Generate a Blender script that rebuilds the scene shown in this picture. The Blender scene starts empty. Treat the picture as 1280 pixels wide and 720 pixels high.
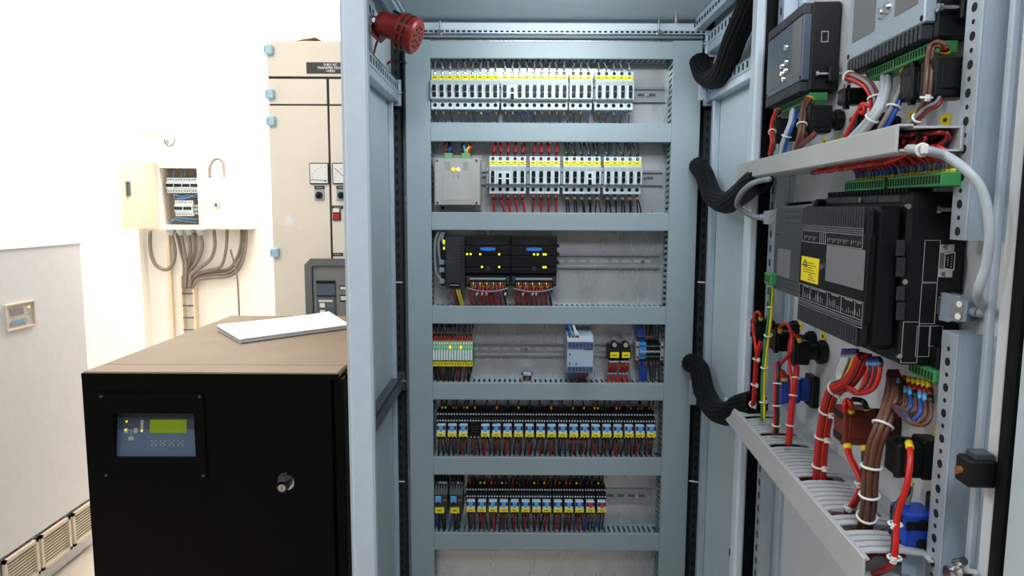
import bpy, math, random
from mathutils import Vector, Matrix
random.seed(7)
SC = bpy.context.scene
COL = SC.collection
PI = math.pi

# ------------------------------------------------------------------ camera
F = 873.0
PITCH = math.atan(99.0 / F)
ROLL = math.radians(0.25)
CAM = Vector((0, 0, 1.5))
cd = bpy.data.cameras.new('camera'); cam = bpy.data.objects.new('camera', cd); COL.objects.link(cam)
cd.sensor_fit = 'HORIZONTAL'; cd.sensor_width = 36.0; cd.lens = 36.0 * F / 1280.0
cd.clip_start = 0.02; cd.clip_end = 60
cam.matrix_world = Matrix.Translation(CAM) @ Matrix.Rotation(PI/2 - PITCH, 4, 'X') @ Matrix.Rotation(ROLL, 4, 'Z')
SC.camera = cam
R3 = cam.matrix_world.to_3x3()

def ray(px, py):
    return R3 @ Vector(((px - 640) / F, (360 - py) / F, -1.0))
def onY(px, py, Y):
    d = ray(px, py); return CAM + d * (Y / d.y)
def onX(px, py, X):
    d = ray(px, py); return CAM + d * (X / d.x)
def onZ(px, py, Z):
    d = ray(px, py); return CAM + d * ((Z - CAM.z) / d.z)

# frames: W = world, D = door (x = off the door surface, y = along the door from the hinge, z up)
W = Matrix.Identity(4)
HINGE = Vector((0.484, 1.25, 0))
DA = math.radians(176.07)
D = Matrix.Translation(HINGE) @ Matrix.Rotation(DA, 4, 'Z')
Di = D.inverted()
Dx = (D.to_3x3() @ Vector((1, 0, 0))); Dy = (D.to_3x3() @ Vector((0, 1, 0)))
def DP(px, py, d):
    """door frame point seen at a pixel, d metres off the door"""
    r = ray(px, py); t = (d - (CAM - HINGE).dot(Dx)) / r.dot(Dx)
    return Di @ (CAM + r * t)
def DS(px, py, s):
    """door frame point seen at a pixel on the plane s metres from the hinge"""
    r = ray(px, py); t = (s - (CAM - HINGE).dot(Dy)) / r.dot(Dy)
    return Di @ (CAM + r * t)

# ------------------------------------------------------------------ materials
def lin(c):
    return tuple((x/255/12.92 if x/255 <= 0.04045 else ((x/255+0.055)/1.055)**2.4) for x in c)
MATS = {}
def mat(name, col, rough=0.5, metal=0.0, var=0.06, scale=30.0, bump=0.0, bscale=400.0, emit=None, estr=0.0, coat=0.0, stretch=None, rvar=0.0, spec=0.5):
    m = bpy.data.materials.new(name); m.use_nodes = True
    nt = m.node_tree; b = nt.nodes['Principled BSDF']
    c = lin(col)
    b.inputs['Roughness'].default_value = rough; b.inputs['Metallic'].default_value = metal
    b.inputs['Specular IOR Level'].default_value = spec
    tc = nt.nodes.new('ShaderNodeTexCoord')
    src = tc.outputs['Object']
    if stretch:
        mp = nt.nodes.new('ShaderNodeMapping'); mp.inputs['Scale'].default_value = stretch
        nt.links.new(src, mp.inputs['Vector']); src = mp.outputs['Vector']
    n = nt.nodes.new('ShaderNodeTexNoise'); n.inputs['Scale'].default_value = scale; n.inputs['Detail'].default_value = 4
    nt.links.new(src, n.inputs['Vector'])
    r = nt.nodes.new('ShaderNodeValToRGB')
    r.color_ramp.elements[0].position = 0.3; r.color_ramp.elements[1].position = 0.7
    r.color_ramp.elements[0].color = (*[x*(1-var) for x in c], 1); r.color_ramp.elements[1].color = (*[min(1, x*(1+var)) for x in c], 1)
    nt.links.new(n.outputs['Fac'], r.inputs['Fac']); nt.links.new(r.outputs['Color'], b.inputs['Base Color'])
    if rvar:
        mr = nt.nodes.new('ShaderNodeMapRange')
        mr.inputs['To Min'].default_value = rough - rvar; mr.inputs['To Max'].default_value = rough + rvar
        nt.links.new(n.outputs['Fac'], mr.inputs['Value']); nt.links.new(mr.outputs['Result'], b.inputs['Roughness'])
    if bump:
        n2 = nt.nodes.new('ShaderNodeTexNoise'); n2.inputs['Scale'].default_value = bscale; n2.inputs['Detail'].default_value = 2
        nt.links.new(tc.outputs['Object'], n2.inputs['Vector'])
        bp = nt.nodes.new('ShaderNodeBump'); bp.inputs['Strength'].default_value = bump; bp.inputs['Distance'].default_value = 0.001
        nt.links.new(n2.outputs['Fac'], bp.inputs['Height']); nt.links.new(bp.outputs['Normal'], b.inputs['Normal'])
    if emit:
        b.inputs['Emission Color'].default_value = (*lin(emit), 1); b.inputs['Emission Strength'].default_value = estr
    if coat: b.inputs['Coat Weight'].default_value = coat
    MATS[name] = m
    return m

M_POWDER = mat('powder_coat_grey', (210, 220, 232), 0.42, var=0.03, bump=0.35, bscale=900)
M_SIDE = mat('side_panel_grey', (190, 202, 208), 0.4, var=0.03, bump=0.15, bscale=900)
M_DOOR = mat('door_light_grey', (206, 209, 214), 0.45, var=0.02, bump=0.15, bscale=800)
M_DUCT = mat('duct_grey_plastic', (152, 166, 172), 0.42, var=0.03, scale=8)
M_TRUNK = mat('trunking_light_grey', (186, 188, 190), 0.45, var=0.03, scale=10)
M_GALV = mat('galvanised_plate', (205, 206, 208), 0.28, 0.6, var=0.07, scale=7, stretch=(4, 1, .8), rvar=0.08)
M_ZINC = mat('zinc_rail', (190, 202, 214), 0.36, 0.45, var=0.1, scale=14, stretch=(6, 6, 1))
M_RAILS = mat('mounting_rail_steel', (168, 172, 176), 0.36, 0.7, var=0.1, scale=14)
M_FIN = mat('fin_slate', (45, 48, 55), 0.4, var=0.06)
M_STEEL = mat('bright_steel', (215, 215, 215), 0.2, 1.0, var=0.05)
M_POST = mat('post_shaded_steel', (52, 56, 60), 0.5, 0.3, var=0.1)  # shade of the rear gaps put into the corner post colour
M_DARKSTEEL = mat('dark_steel', (90, 96, 102), 0.45, 0.5, var=0.1)
M_BLACK = mat('black_plastic', (14, 14, 15), 0.42, var=0.15, bump=0.1, spec=0.35)
M_BLACKGLOSS = mat('black_gloss', (16, 16, 18), 0.25, var=0.1)
M_HOLE = mat('dark_recess', (8, 8, 9), 0.8, var=0.1)
M_RUBBER = mat('black_rubber', (9, 9, 10), 0.6, var=0.2, bump=0.2, spec=0.2)
M_WHITE = mat('breaker_white', (218, 229, 234), 0.4, var=0.02)
M_BGREY = mat('breaker_window_grey', (172, 182, 184), 0.35, var=0.03)
M_YELLOW = mat('label_yellow', (248, 226, 26), 0.55, var=0.04)
M_PEACH = mat('label_pale_yellow', (250, 232, 120), 0.55, var=0.05)  # on breaker tags: lamp glow put into the yellow
M_INK = mat('printed_ink', (60, 58, 40), 0.6, var=0.1)
M_DOT = mat('screw_dot_silver', (205, 214, 224), 0.3, 0.2, var=0.05)
M_INKW = mat('printed_white', (164, 166, 168), 0.6, var=0.05)
M_RED = mat('red_insulation', (198, 26, 18), 0.35, var=0.12)
M_DRED = mat('dark_red_insulation', (132, 22, 18), 0.4, var=0.15)
M_BLACKW = mat('black_insulation', (24, 24, 26), 0.4, var=0.2)
M_GREYW = mat('grey_insulation', (120, 124, 124), 0.45, var=0.1)
M_BLUE = mat('blue_insulation', (30, 78, 172), 0.35, var=0.1)
M_BROWN = mat('brown_insulation', (96, 58, 42), 0.4, var=0.12)
M_YWIRE = mat('yellow_insulation', (226, 200, 24), 0.35, var=0.08)
M_GWIRE = mat('green_insulation', (50, 130, 60), 0.35, var=0.08)
M_WWIRE = mat('white_insulation', (222, 222, 218), 0.4, var=0.04)
M_COPPER = mat('copper_orange', (158, 96, 60), 0.4, 0.3, var=0.1)
M_GREEN = mat('green_terminal', (58, 140, 78), 0.4, var=0.06)
M_LGREEN = mat('pale_green_terminal', (108, 168, 112), 0.4, var=0.06)
M_LBLUE = mat('relay_tab_blue', (92, 170, 226), 0.35, var=0.06)
M_NAVY = mat('relay_navy', (26, 44, 126), 0.35, var=0.08)
M_REDTAB = mat('relay_tab_red', (214, 40, 36), 0.35, var=0.06)
M_TBLUE = mat('terminal_blue', (70, 146, 214), 0.4, var=0.05)
M_RBLUE = mat('contact_block_blue', (28, 72, 180), 0.4, var=0.1)
M_BRICK = mat('contact_block_brown', (108, 42, 28), 0.45, var=0.1)
M_PSU = mat('supply_case_grey', (186, 182, 176), 0.4, 0.35, var=0.03)
M_PSULAB = mat('supply_label_grey', (176, 174, 170), 0.5, var=0.03)
M_PLC = mat('module_black', (15, 15, 17), 0.5, var=0.08, bump=0.1, spec=0.25)
M_PLC2 = mat('module_charcoal', (44, 46, 50), 0.4, var=0.06)
M_LOGO = mat('badge_blue', (52, 122, 214), 0.4, var=0.05)
M_CONV = mat('converter_grey', (176, 188, 204), 0.4, var=0.03)
M_CONVB = mat('converter_blue', (84, 108, 156), 0.4, var=0.08)
M_LEDY = mat('led_yellow', (240, 220, 20), 0.3, emit=(255, 225, 20), estr=1.1)
M_LEDW = mat('led_amber', (255, 220, 140), 0.3, emit=(255, 215, 120), estr=1.6)
M_TIE = mat('nylon_tie_white', (226, 226, 220), 0.45, var=0.03)
M_PATCH = mat('blank_grey_sticker', (116, 119, 122), 0.6, var=0.02)
M_CTLFACE = mat('controller_metal_back', (84, 94, 110), 0.36, 0.4, var=0.06, scale=20)
M_CTLFACE2 = mat('controller_pale_back', (178, 190, 200), 0.35, 0.5, var=0.05, scale=20)
M_EXP = mat('module_slate', (66, 70, 76), 0.42, var=0.05)
M_PLUG = mat('plug_hood_grey', (134, 146, 160), 0.4, 0.1, var=0.05)
M_GCABLE = mat('data_cable_grey', (176, 182, 188), 0.4, var=0.04)
M_DCABLE = mat('data_cable_dark_grey', (128, 134, 138), 0.4, var=0.04)
M_SIREN = mat('siren_red', (126, 22, 17), 0.4, var=0.2, scale=60, bump=0.2, bscale=200)
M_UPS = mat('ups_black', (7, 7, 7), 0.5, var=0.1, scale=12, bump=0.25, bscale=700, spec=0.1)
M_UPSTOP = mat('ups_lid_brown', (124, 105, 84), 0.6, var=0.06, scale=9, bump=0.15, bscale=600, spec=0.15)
M_MEMB = mat('membrane_slate_blue', (92, 108, 132), 0.3, var=0.04)
M_MEMB2 = mat('membrane_dark', (70, 78, 88), 0.3, var=0.04)
M_LCD = mat('lcd_green', (128, 150, 34), 0.25, emit=(128, 150, 30), estr=0.1, var=0.04)
M_PAPER = mat('paper', (236, 236, 232), 0.7, var=0.02)
M_PAPERE = mat('paper_edge', (196, 202, 212), 0.7, var=0.15, scale=200, stretch=(1, 1, 12))
M_WCAB = mat('inverter_cream', (236, 236, 240), 0.5, var=0.02)
M_WCAB2 = mat('vent_beige', (236, 222, 200), 0.5, var=0.03)
M_LCDG = mat('lcd_grey', (140, 144, 148), 0.3, var=0.05)
M_BEIGE = mat('panel_beige', (236, 226, 210), 0.5, var=0.025, scale=5)
M_SEAM = mat('seam_dark', (40, 38, 38), 0.7, var=0.05)
M_SEAMB = mat('seam_brown', (128, 86, 56), 0.7, var=0.05)
M_HINGE = mat('hinge_pale_blue', (168, 206, 222), 0.4, var=0.04)
M_PLATE = mat('name_plate_black', (48, 48, 48), 0.5, var=0.05)
M_METER = mat('meter_face', (240, 240, 236), 0.4, var=0.01)
M_ACB = mat('breaker_frame_grey', (108, 110, 112), 0.45, var=0.05)
M_ACB2 = mat('breaker_front_grey', (134, 134, 132), 0.45, var=0.05)
M_ACB3 = mat('breaker_slate', (86, 100, 112), 0.45, var=0.05)
M_REDBTN = mat('push_red', (186, 40, 34), 0.4, var=0.05)
M_CARD = mat('cardboard', (196, 168, 126), 0.8, var=0.1, scale=40)
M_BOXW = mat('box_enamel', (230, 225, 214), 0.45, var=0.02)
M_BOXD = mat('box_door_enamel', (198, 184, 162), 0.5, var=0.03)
M_BOXIN = mat('box_inside', (150, 128, 104), 0.6, var=0.1, scale=12)
M_CABLEG = mat('sheath_grey_brown', (124, 114, 104), 0.5, var=0.15)
M_CONDUIT = mat('conduit_beige', (226, 206, 176), 0.6, var=0.05)
M_WALL = mat('wall_plaster', (240, 236, 229), 0.8, var=0.02, scale=3, bump=0.1, bscale=120)
M_WALLG = mat('wall_grey_paint', (120, 124, 128), 0.8, var=0.02, scale=3)
M_CEIL = mat('ceiling_white', (232, 232, 230), 0.8, var=0.02, scale=3)
M_FLOOR = mat('floor_beige', (196, 186, 172), 0.5, var=0.08, scale=4)
M_LAMP = mat('lamp_diffuser', (250, 250, 250), 0.5, emit=(255, 250, 242), estr=4.0)
M_LAMPB = mat('lamp_body', (236, 236, 234), 0.5, var=0.02)

# ------------------------------------------------------------------ mesh builder
def cr(P, n=6):
    """Catmull-Rom samples through P"""
    P = [Vector(p) for p in P]
    if len(P) < 3:
        return [P[0].lerp(P[-1], i / n) for i in range(n + 1)]
    Q = [P[0]*2 - P[1]] + P + [P[-1]*2 - P[-2]]
    out = []
    for i in range(1, len(Q) - 2):
        a, b, c, d = Q[i-1:i+3]
        for k in range(n):
            t = k / n
            out.append(0.5 * ((2*b) + (c-a)*t + (2*a-5*b+4*c-d)*t*t + (3*b-a-3*c+d)*t**3))
    out.append(P[-1])
    return out

def frames(pts):
    T = []
    for i in range(len(pts)):
        t = pts[min(i+1, len(pts)-1)] - pts[max(i-1, 0)]
        T.append(t.normalized() if t.length > 1e-9 else Vector((0, 0, 1)))
    a = Vector((0, 0, 1)) if abs(T[0].z) < 0.9 else Vector((1, 0, 0))
    u = T[0].cross(a).normalized(); out = []
    for t in T:
        u = (u - t * u.dot(t)); u.normalize()
        out.append((t, u, t.cross(u)))
    return out

ORG = {}
class MB:
    def __init__(s): s.v = []; s.f = []; s.mi = []; s.ms = []; s.sm = []
    def m(s, mt):
        if mt not in s.ms: s.ms.append(mt)
        return s.ms.index(mt)
    def add(s, vs, fs, mt, smooth=False):
        b = len(s.v); k = s.m(mt)
        s.v += [Vector(v) for v in vs]
        for f in fs: s.f.append(tuple(b+i for i in f)); s.mi.append(k); s.sm.append(smooth)
        return s
    def box(s, x0, x1, y0, y1, z0, z1, mt, c=0.0):
        if x0 > x1: x0, x1 = x1, x0
        if y0 > y1: y0, y1 = y1, y0
        if z0 > z1: z0, z1 = z1, z0
        c = min(c, (x1-x0)*.45, (y1-y0)*.45, (z1-z0)*.45)
        if c <= 0:
            vs = [(x, y, z) for x in (x0, x1) for y in (y0, y1) for z in (z0, z1)]
            fs = [(0,1,3,2), (4,6,7,5), (0,4,5,1), (2,3,7,6), (0,2,6,4), (1,5,7,3)]
            return s.add(vs, fs, mt)
        vs = []; ix = {}
        X = (x0, x1); Y = (y0, y1); Z = (z0, z1)
        sg = (1, -1)
        for i in (0, 1):
            for j in (0, 1):
                for k in (0, 1):
                    ix[i,j,k,0] = len(vs); vs.append((X[i], Y[j]+sg[j]*c, Z[k]+sg[k]*c))
                    ix[i,j,k,1] = len(vs); vs.append((X[i]+sg[i]*c, Y[j], Z[k]+sg[k]*c))
                    ix[i,j,k,2] = len(vs); vs.append((X[i]+sg[i]*c, Y[j]+sg[j]*c, Z[k]))
        fs = []
        def quad(q, out):
            a, b_, c_ = (Vector(vs[q[0]]), Vector(vs[q[1]]), Vector(vs[q[2]]))
            nn = (b_-a).cross(c_-a)
            fs.append(tuple(q) if nn.dot(Vector(out)) > 0 else tuple(reversed(q)))
        for i in (0, 1): quad([ix[i,0,0,0], ix[i,1,0,0], ix[i,1,1,0], ix[i,0,1,0]], (-sg[i], 0, 0))
        for j in (0, 1): quad([ix[0,j,0,1], ix[1,j,0,1], ix[1,j,1,1], ix[0,j,1,1]], (0, -sg[j], 0))
        for k in (0, 1): quad([ix[0,0,k,2], ix[1,0,k,2], ix[1,1,k,2], ix[0,1,k,2]], (0, 0, -sg[k]))
        for i in (0, 1):
            for j in (0, 1): quad([ix[i,j,0,0], ix[i,j,1,0], ix[i,j,1,1], ix[i,j,0,1]], (-sg[i], -sg[j], 0))
            for k in (0, 1): quad([ix[i,0,k,0], ix[i,1,k,0], ix[i,1,k,2], ix[i,0,k,2]], (-sg[i], 0, -sg[k]))
        for j in (0, 1):
            for k in (0, 1): quad([ix[0,j,k,1], ix[1,j,k,1], ix[1,j,k,2], ix[0,j,k,2]], (0, -sg[j], -sg[k]))
        for i in (0, 1):
            for j in (0, 1):
                for k in (0, 1): quad([ix[i,j,k,0], ix[i,j,k,1], ix[i,j,k,2]], (-sg[i], -sg[j], -sg[k]))
        return s.add(vs, fs, mt)
    def prism(s, poly, axis, a0, a1, mt):
        """extrude a 2D polygon along axis ('x': poly=(y,z); 'y': (x,z); 'z': (x,y))"""
        def P(p, a):
            return {'x': (a, p[0], p[1]), 'y': (p[0], a, p[1]), 'z': (p[0], p[1], a)}[axis]
        n = len(poly)
        vs = [P(p, a0) for p in poly] + [P(p, a1) for p in poly]
        fs = [tuple(range(n)), tuple(range(2*n-1, n-1, -1))] + [(i, i+n, (i+1) % n + n, (i+1) % n) for i in range(n)]
        return s.add(vs, fs, mt)
    def cyl(s, p0, p1, r0, mt, r1=None, n=14, cap=True, smooth=True):
        p0 = Vector(p0); p1 = Vector(p1); r1 = r0 if r1 is None else r1
        t = (p1-p0).normalized(); a = Vector((0, 0, 1)) if abs(t.z) < 0.9 else Vector((1, 0, 0))
        u = t.cross(a).normalized(); w = t.cross(u)
        ring = lambda p, r: [p + u*(r*math.cos(2*PI*i/n)) + w*(r*math.sin(2*PI*i/n)) for i in range(n)]
        s.add(ring(p0, r0) + ring(p1, r1), [(i, (i+1) % n, (i+1) % n + n, i+n) for i in range(n)], mt, smooth)
        if cap:
            s.add(ring(p0, r0), [tuple(range(n-1, -1, -1))], mt); s.add(ring(p1, r1), [tuple(range(n))], mt)
        return s
    def ring(s, p0, p1, ro, ri, mt, n=18):
        p0 = Vector(p0); p1 = Vector(p1); t = (p1-p0).normalized()
        a = Vector((0, 0, 1)) if abs(t.z) < 0.9 else Vector((1, 0, 0)); u = t.cross(a).normalized(); w = t.cross(u)
        rr = lambda p, r: [p + u*(r*math.cos(2*PI*i/n)) + w*(r*math.sin(2*PI*i/n)) for i in range(n)]
        vs = rr(p0, ro) + rr(p1, ro) + rr(p1, ri) + rr(p0, ri); fs = []
        for k in range(4):
            for i in range(n): fs.append((k*n+i, k*n+(i+1) % n, ((k+1) % 4)*n+(i+1) % n, ((k+1) % 4)*n+i))
        return s.add(vs, fs, mt, True)
    def tube(s, pts, r, mt, n=6, bands=(), caps=True, closed=False):
        """pts: sampled points; bands: (f0, f1, material, scale)"""
        pts = [Vector(p) for p in pts]; fr = frames(pts); N = len(pts)
        def rings(ii, rad, mm):
            vs = []
            for i in ii:
                t, u, w = fr[i]
                vs += [pts[i] + u*(rad*math.cos(2*PI*k/n)) + w*(rad*math.sin(2*PI*k/n)) for k in range(n)]
            m_ = len(ii)
            fs = [(a*n+k, a*n+(k+1) % n, (a+1)*n+(k+1) % n, (a+1)*n+k) for a in range(m_-1) for k in range(n)]
            if closed: fs += [((m_-1)*n+k, (m_-1)*n+(k+1) % n, (k+1) % n, k) for k in range(n)]
            elif caps: fs += [tuple(range(n-1, -1, -1)), tuple((m_-1)*n+k for k in range(n))]
            s.add(vs, fs, mm, True)
        rings(list(range(N)), r, mt)
        for f0, f1, mm, sc in bands:
            i0 = max(0, min(N-2, int(f0*(N-1)))); i1 = max(i0+1, min(N-1, int(round(f1*(N-1)))))
            rings(list(range(i0, i1+1)), r*sc, mm)
        return s
    def sphere(s, c, r, mt, n=12, m=8, sz=1.0):
        c = Vector(c); vs = [c + Vector((0, 0, r*sz))]
        for j in range(1, m):
            a = PI*j/m
            vs += [c + Vector((r*math.sin(a)*math.cos(2*PI*i/n), r*math.sin(a)*math.sin(2*PI*i/n), r*sz*math.cos(a))) for i in range(n)]
        vs.append(c - Vector((0, 0, r*sz))); L = len(vs)-1
        fs = [(0, 1+i, 1+(i+1) % n) for i in range(n)]
        for j in range(m-2):
            b = 1+j*n; fs += [(b+i, b+n+i, b+n+(i+1) % n, b+(i+1) % n) for i in range(n)]
        b = 1+(m-2)*n; fs += [(b+i, L, b+(i+1) % n) for i in range(n)]
        return s.add(vs, fs, mt, True)
    def build(s, name, parent=None, org=None, frame=None, label=None, cat=None, group=None, kind=None):
        me = bpy.data.meshes.new(name)
        if parent is not None: org, frame = ORG[parent]
        org = Vector(org) if org is not None else Vector((0, 0, 0)); frame = W if frame is None else frame
        me.from_pydata([v-org for v in s.v], [], s.f)
        for mt in s.ms: me.materials.append(mt)
        me.polygons.foreach_set('material_index', s.mi); me.polygons.foreach_set('use_smooth', s.sm)
        me.update()
        o = bpy.data.objects.new(name, me); COL.objects.link(o)
        ORG[o] = (org, frame)
        if parent is not None: o.parent = parent
        else: o.matrix_world = frame @ Matrix.Translation(org)
        tag(o, label, cat, group, kind)
        return o
def tag(o, label=None, cat=None, group=None, kind=None):
    if label: o['label'] = label
    if cat: o['category'] = cat
    if group: o['group'] = group
    if kind: o['kind'] = kind
def thing(name, label, cat, org, frame=None, group=None):
    o = bpy.data.objects.new(name, None); COL.objects.link(o); o.empty_display_size = 0.02
    frame = W if frame is None else frame; org = Vector(org)
    o.matrix_world = frame @ Matrix.Translation(org); ORG[o] = (org, frame); tag(o, label, cat, group)
    return o
def dup(o, loc=None, parent=None):
    c = o.copy(); COL.objects.link(c)
    if parent is not None: c.parent = parent
    ORG[c] = ORG[o]
    for ch in KIDS[o] if o in KIDS else [x for x in o.children]: dup(ch, None, c)
    if loc is not None: c.location = loc
    return c
KIDS = {}
def box1(name, parent, x0, x1, y0, y1, z0, z1, mt, c=0.0, **k):
    return MB().box(x0, x1, y0, y1, z0, z1, mt, c).build(name, parent, **k)
def text_part(name, body, size, parent, matrix, mt, label=None):
    """flat lettering turned into a mesh; matrix places it in the frame of the parent"""
    cu = bpy.data.curves.new(name, 'FONT'); cu.body = body; cu.size = size; cu.align_x = 'CENTER'; cu.align_y = 'CENTER'; cu.extrude = 0.0004; cu.offset = size*0.012
    t = bpy.data.objects.new(name + '_source', cu); COL.objects.link(t)
    dg = bpy.context.evaluated_depsgraph_get(); me = bpy.data.meshes.new_from_object(t.evaluated_get(dg))
    bpy.data.objects.remove(t); bpy.data.curves.remove(cu)
    org, fr = ORG[parent]
    me.transform(Matrix.Translation(-org) @ matrix); me.materials.clear(); me.materials.append(mt); me.name = name
    o = bpy.data.objects.new(name, me); COL.objects.link(o); o.parent = parent; ORG[o] = (org, fr)
    tag(o, label)
    return o
def wire(name, label, group, pts, r, mt, bands=(), frame=None, n=6, k=5, cat='wire'):
    p = cr(pts, k); org = Vector(p[0])
    return MB().tube(p, r, mt, n, bands).build(name, None, org, frame, label, cat, group)
ORD = ['first', 'second', 'third', 'fourth', 'fifth', 'sixth', 'seventh', 'eighth', 'ninth', 'tenth', 'eleventh', 'twelfth', 'thirteenth', 'fourteenth', 'fifteenth', 'sixteenth', 'seventeenth', 'eighteenth', 'nineteenth', 'twentieth']
# ================================================================== room shell
XL, XR, YB, YF, ZC = -3.3, 2.7, 4.75, -2.6, 3.1
def struct(name, *b, mt):
    return MB().box(*b, mt).build(name, kind='structure')
struct('floor', XL, XR, YF, YB, -0.1, 0, mt=M_FLOOR)
struct('ceiling', XL, XR, YF, YB, ZC, ZC+0.1, mt=M_CEIL)
struct('wall_back', XL-.1, XR+.1, YB, YB+0.1, 0, ZC, mt=M_WALL)
struct('wall_left', XL-0.1, XL, YF, YB, 0, ZC, mt=M_WALL)
struct('wall_right', XR, XR+0.1, YF, YB, 0, ZC, mt=M_WALLG)
struct('wall_front', XL-.1, XR+.1, YF-0.1, YF, 0, ZC, mt=M_WALLG)
# the pier that stands a little proud of the back wall
pl = onY(170, 200, YB-.1).x; pr = onY(178, 200, YB-.1).x
struct('trim_1', -3.3, pr-.05, YB-0.10, YB, 0, ZC, mt=M_WALL)

# ================================================================== inverter cabinet on the left
XW = -1.86
a = onX(101, 303, XW); b = onX(0, 309, XW)
yf, zt = a.y, (a.z + b.z)/2
inv = thing('inverter_cabinet', 'cream floor-standing inverter cabinet with small display and row of vents', 'electrical cabinet', (XW-.35, yf-.6, 0))
MB().box(XW-.7, XW-.012, yf-1.1, yf, 0.0, zt-.012, M_WCAB, .006).box(XW-.012, XW, yf-1.1, yf-.004, 0.22, zt-.006, M_WCAB, .004).build('body', inv)
box1('top_panel', inv, XW-.71, XW+.006, yf-1.1, yf+.004, zt-.010, zt, M_WCAB, .004)
def rx(x0, y0, x1, y1):
    p = onX(x0, y0, XW); q = onX(x1, y1, XW); return p, q
p, q = onX(6, 384, XW), onX(42, 405, XW)
dp = MB()
y0, y1 = p.y, q.y; z1, z0 = (onX(6, 384, XW).z + onX(42, 376, XW).z)/2, (onX(8, 412, XW).z + onX(43, 405, XW).z)/2
M_DISP = mat('display_panel_taupe', (214, 202, 190), 0.5, var=0.03)
dp.box(XW, XW+.003, y0, y1, z0, z1, M_DISP)
for (aa, bb, cc, dd) in ((y0-.006, y0, z0-.006, z1+.006), (y1, y1+.006, z0-.006, z1+.006), (y0, y1, z0-.006, z0), (y0, y1, z1, z1+.006)):
    dp.box(XW, XW+.009, aa, bb, cc, dd, M_WCAB2)
dpo = dp.build('display_panel', inv)
w_, h_ = y1-y0, z1-z0
box1('display', dpo, XW+.003, XW+.005, y0+.14*w_, y0+.62*w_, z0+.58*h_, z0+.84*h_, M_LCDG)
M_KEYB = mat('key_pale_blue', (140, 178, 204), 0.4, var=0.05)
for i in range(4):
    yy = y0+(.2+.15*i)*w_
    MB().cyl((XW+.003, yy, z0+.24*h_), (XW+.006, yy, z0+.24*h_), .011, M_KEYB).build('button', dpo)
for i in range(3):
    box1('indicator', dpo, XW+.003, XW+.0045, y0+.80*w_, y0+.86*w_, z0+(.45+.16*i)*h_, z0+(.52+.16*i)*h_, M_LEDW if i == 2 else M_KEYB)
for i, (xa, xb) in enumerate(((2, 45), (48, 85), (88, 117))):
    ya = onX(xa, 712-.694*xa, XW).y; yb = onX(xb, 712-.694*xb, XW).y
    z1 = 0.212; z0 = 0.068
    fr = MB()
    for bb in ((ya, ya+.014, z0, z1), (yb-.014, yb, z0, z1), (ya, yb, z0, z0+.012), (ya, yb, z1-.012, z1)): fr.box(XW, XW+.012, *bb, M_WCAB2)
    fr.box(XW-.002, XW+.001, ya, yb, z0, z1, M_SEAM)
    v = fr.build('vent_grille', inv)
    sl = MB()
    for k in range(10):
        zz = z0+.015+k*.0120
        sl.box(XW+.001, XW+.006, ya+.012, yb-.012, zz, zz+.0052, M_WCAB2)
    sl.build('slats', v)

# ================================================================== UPS cabinet
YU = 1.71
zU = onY(100, 465, YU).z
xl = onY(102, 475, YU).x; xr = onY(424, 520, YU).x
yb = onZ(283, 394, zU).y
ups = thing('ups_cabinet', 'black floor-standing power supply cabinet with brown lid and green display', 'electrical cabinet', ((xl+xr)/2, YU+.4, 0))
MB().box(xl+.004, xr+.035, YU+.075, yb, 0.0, zU-.02, M_UPS, .005).build('body', ups)
MB().box(xr-.016, xr+.012, YU+.006, YU+.074, 0.05, zU-.018, M_UPS, .004).build('side_post', ups)
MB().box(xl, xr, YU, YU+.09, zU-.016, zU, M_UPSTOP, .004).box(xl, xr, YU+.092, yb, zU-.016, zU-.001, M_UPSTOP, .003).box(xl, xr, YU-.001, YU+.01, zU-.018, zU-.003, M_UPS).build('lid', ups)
MB().box(xr+.001, xr+.034, YU+.05, yb, zU-.03, zU-.012, M_UPS, .005).build('side_rail', ups)
# display unit
g = lambda px, py: onY(px, py, YU)
x0, x1 = g(124, 491).x, g(257, 545).x; z1, z0 = g(190, 491).z, g(195, 597).z
wx0, wx1 = g(143, 543).x, g(244.5, 543).x; wz1, wz0 = g(195, 516).z, g(195, 571).z
dm = MB()
for bb in ((xl, wx0, .05, zU-.018), (wx1, xr-.02, .05, zU-.018), (wx0, wx1, .05, wz0), (wx0, wx1, wz1, zU-.018)): dm.box(bb[0], bb[1], YU, YU+.070, bb[2], bb[3], M_UPS)
dm.build('door', ups)
bz = MB()
for bb in ((x0, wx0, z0, z1), (wx1, x1, z0, z1), (wx0, wx1, z0, wz0), (wx0, wx1, wz1, z1)): bz.box(bb[0], bb[1], YU-.005, YU-.0005, bb[2], bb[3], M_UPS)
bzo = bz.build('display_bezel', ups)
for sx in (x0+.008, x1-.008):
    for sz in (z0+.008, z1-.008):
        MB().cyl((sx, YU-.005, sz), (sx, YU-.008, sz), .0035, M_DARKSTEEL).build('screw', bzo)
TLT = .018
def gm(px, py):
    """point of the leaning display seen at a pixel"""
    rr = ray(px, py); k_ = TLT/(wz1-wz0)
    t_ = (YU+.005 + k_*(CAM.z-wz0)) / (rr.y - k_*rr.z)
    return CAM + rr*t_
def tl(mb):
    """the display leans back: its upper edge sits deeper in the door"""
    for v in mb.v: v.y += .005 + TLT*(v.z-wz0)/(wz1-wz0)
    return mb
zm = gm(200, 536.5).z
mem = MB().box(wx0, wx1, YU-.0015, YU-.0006, wz0, zm, M_MEMB).box(wx0, wx1, YU-.0015, YU-.0006, zm, wz1, M_MEMB2)
memo = tl(mem).build('membrane_panel', ups)
tl(MB().box(gm(188, 532).x, gm(234, 532).x, YU-.003, YU-.0015, gm(210, 541).z, gm(210, 524).z, M_LCD, .0008)).build('display', memo, label='green lit screen')
di = MB()
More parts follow.
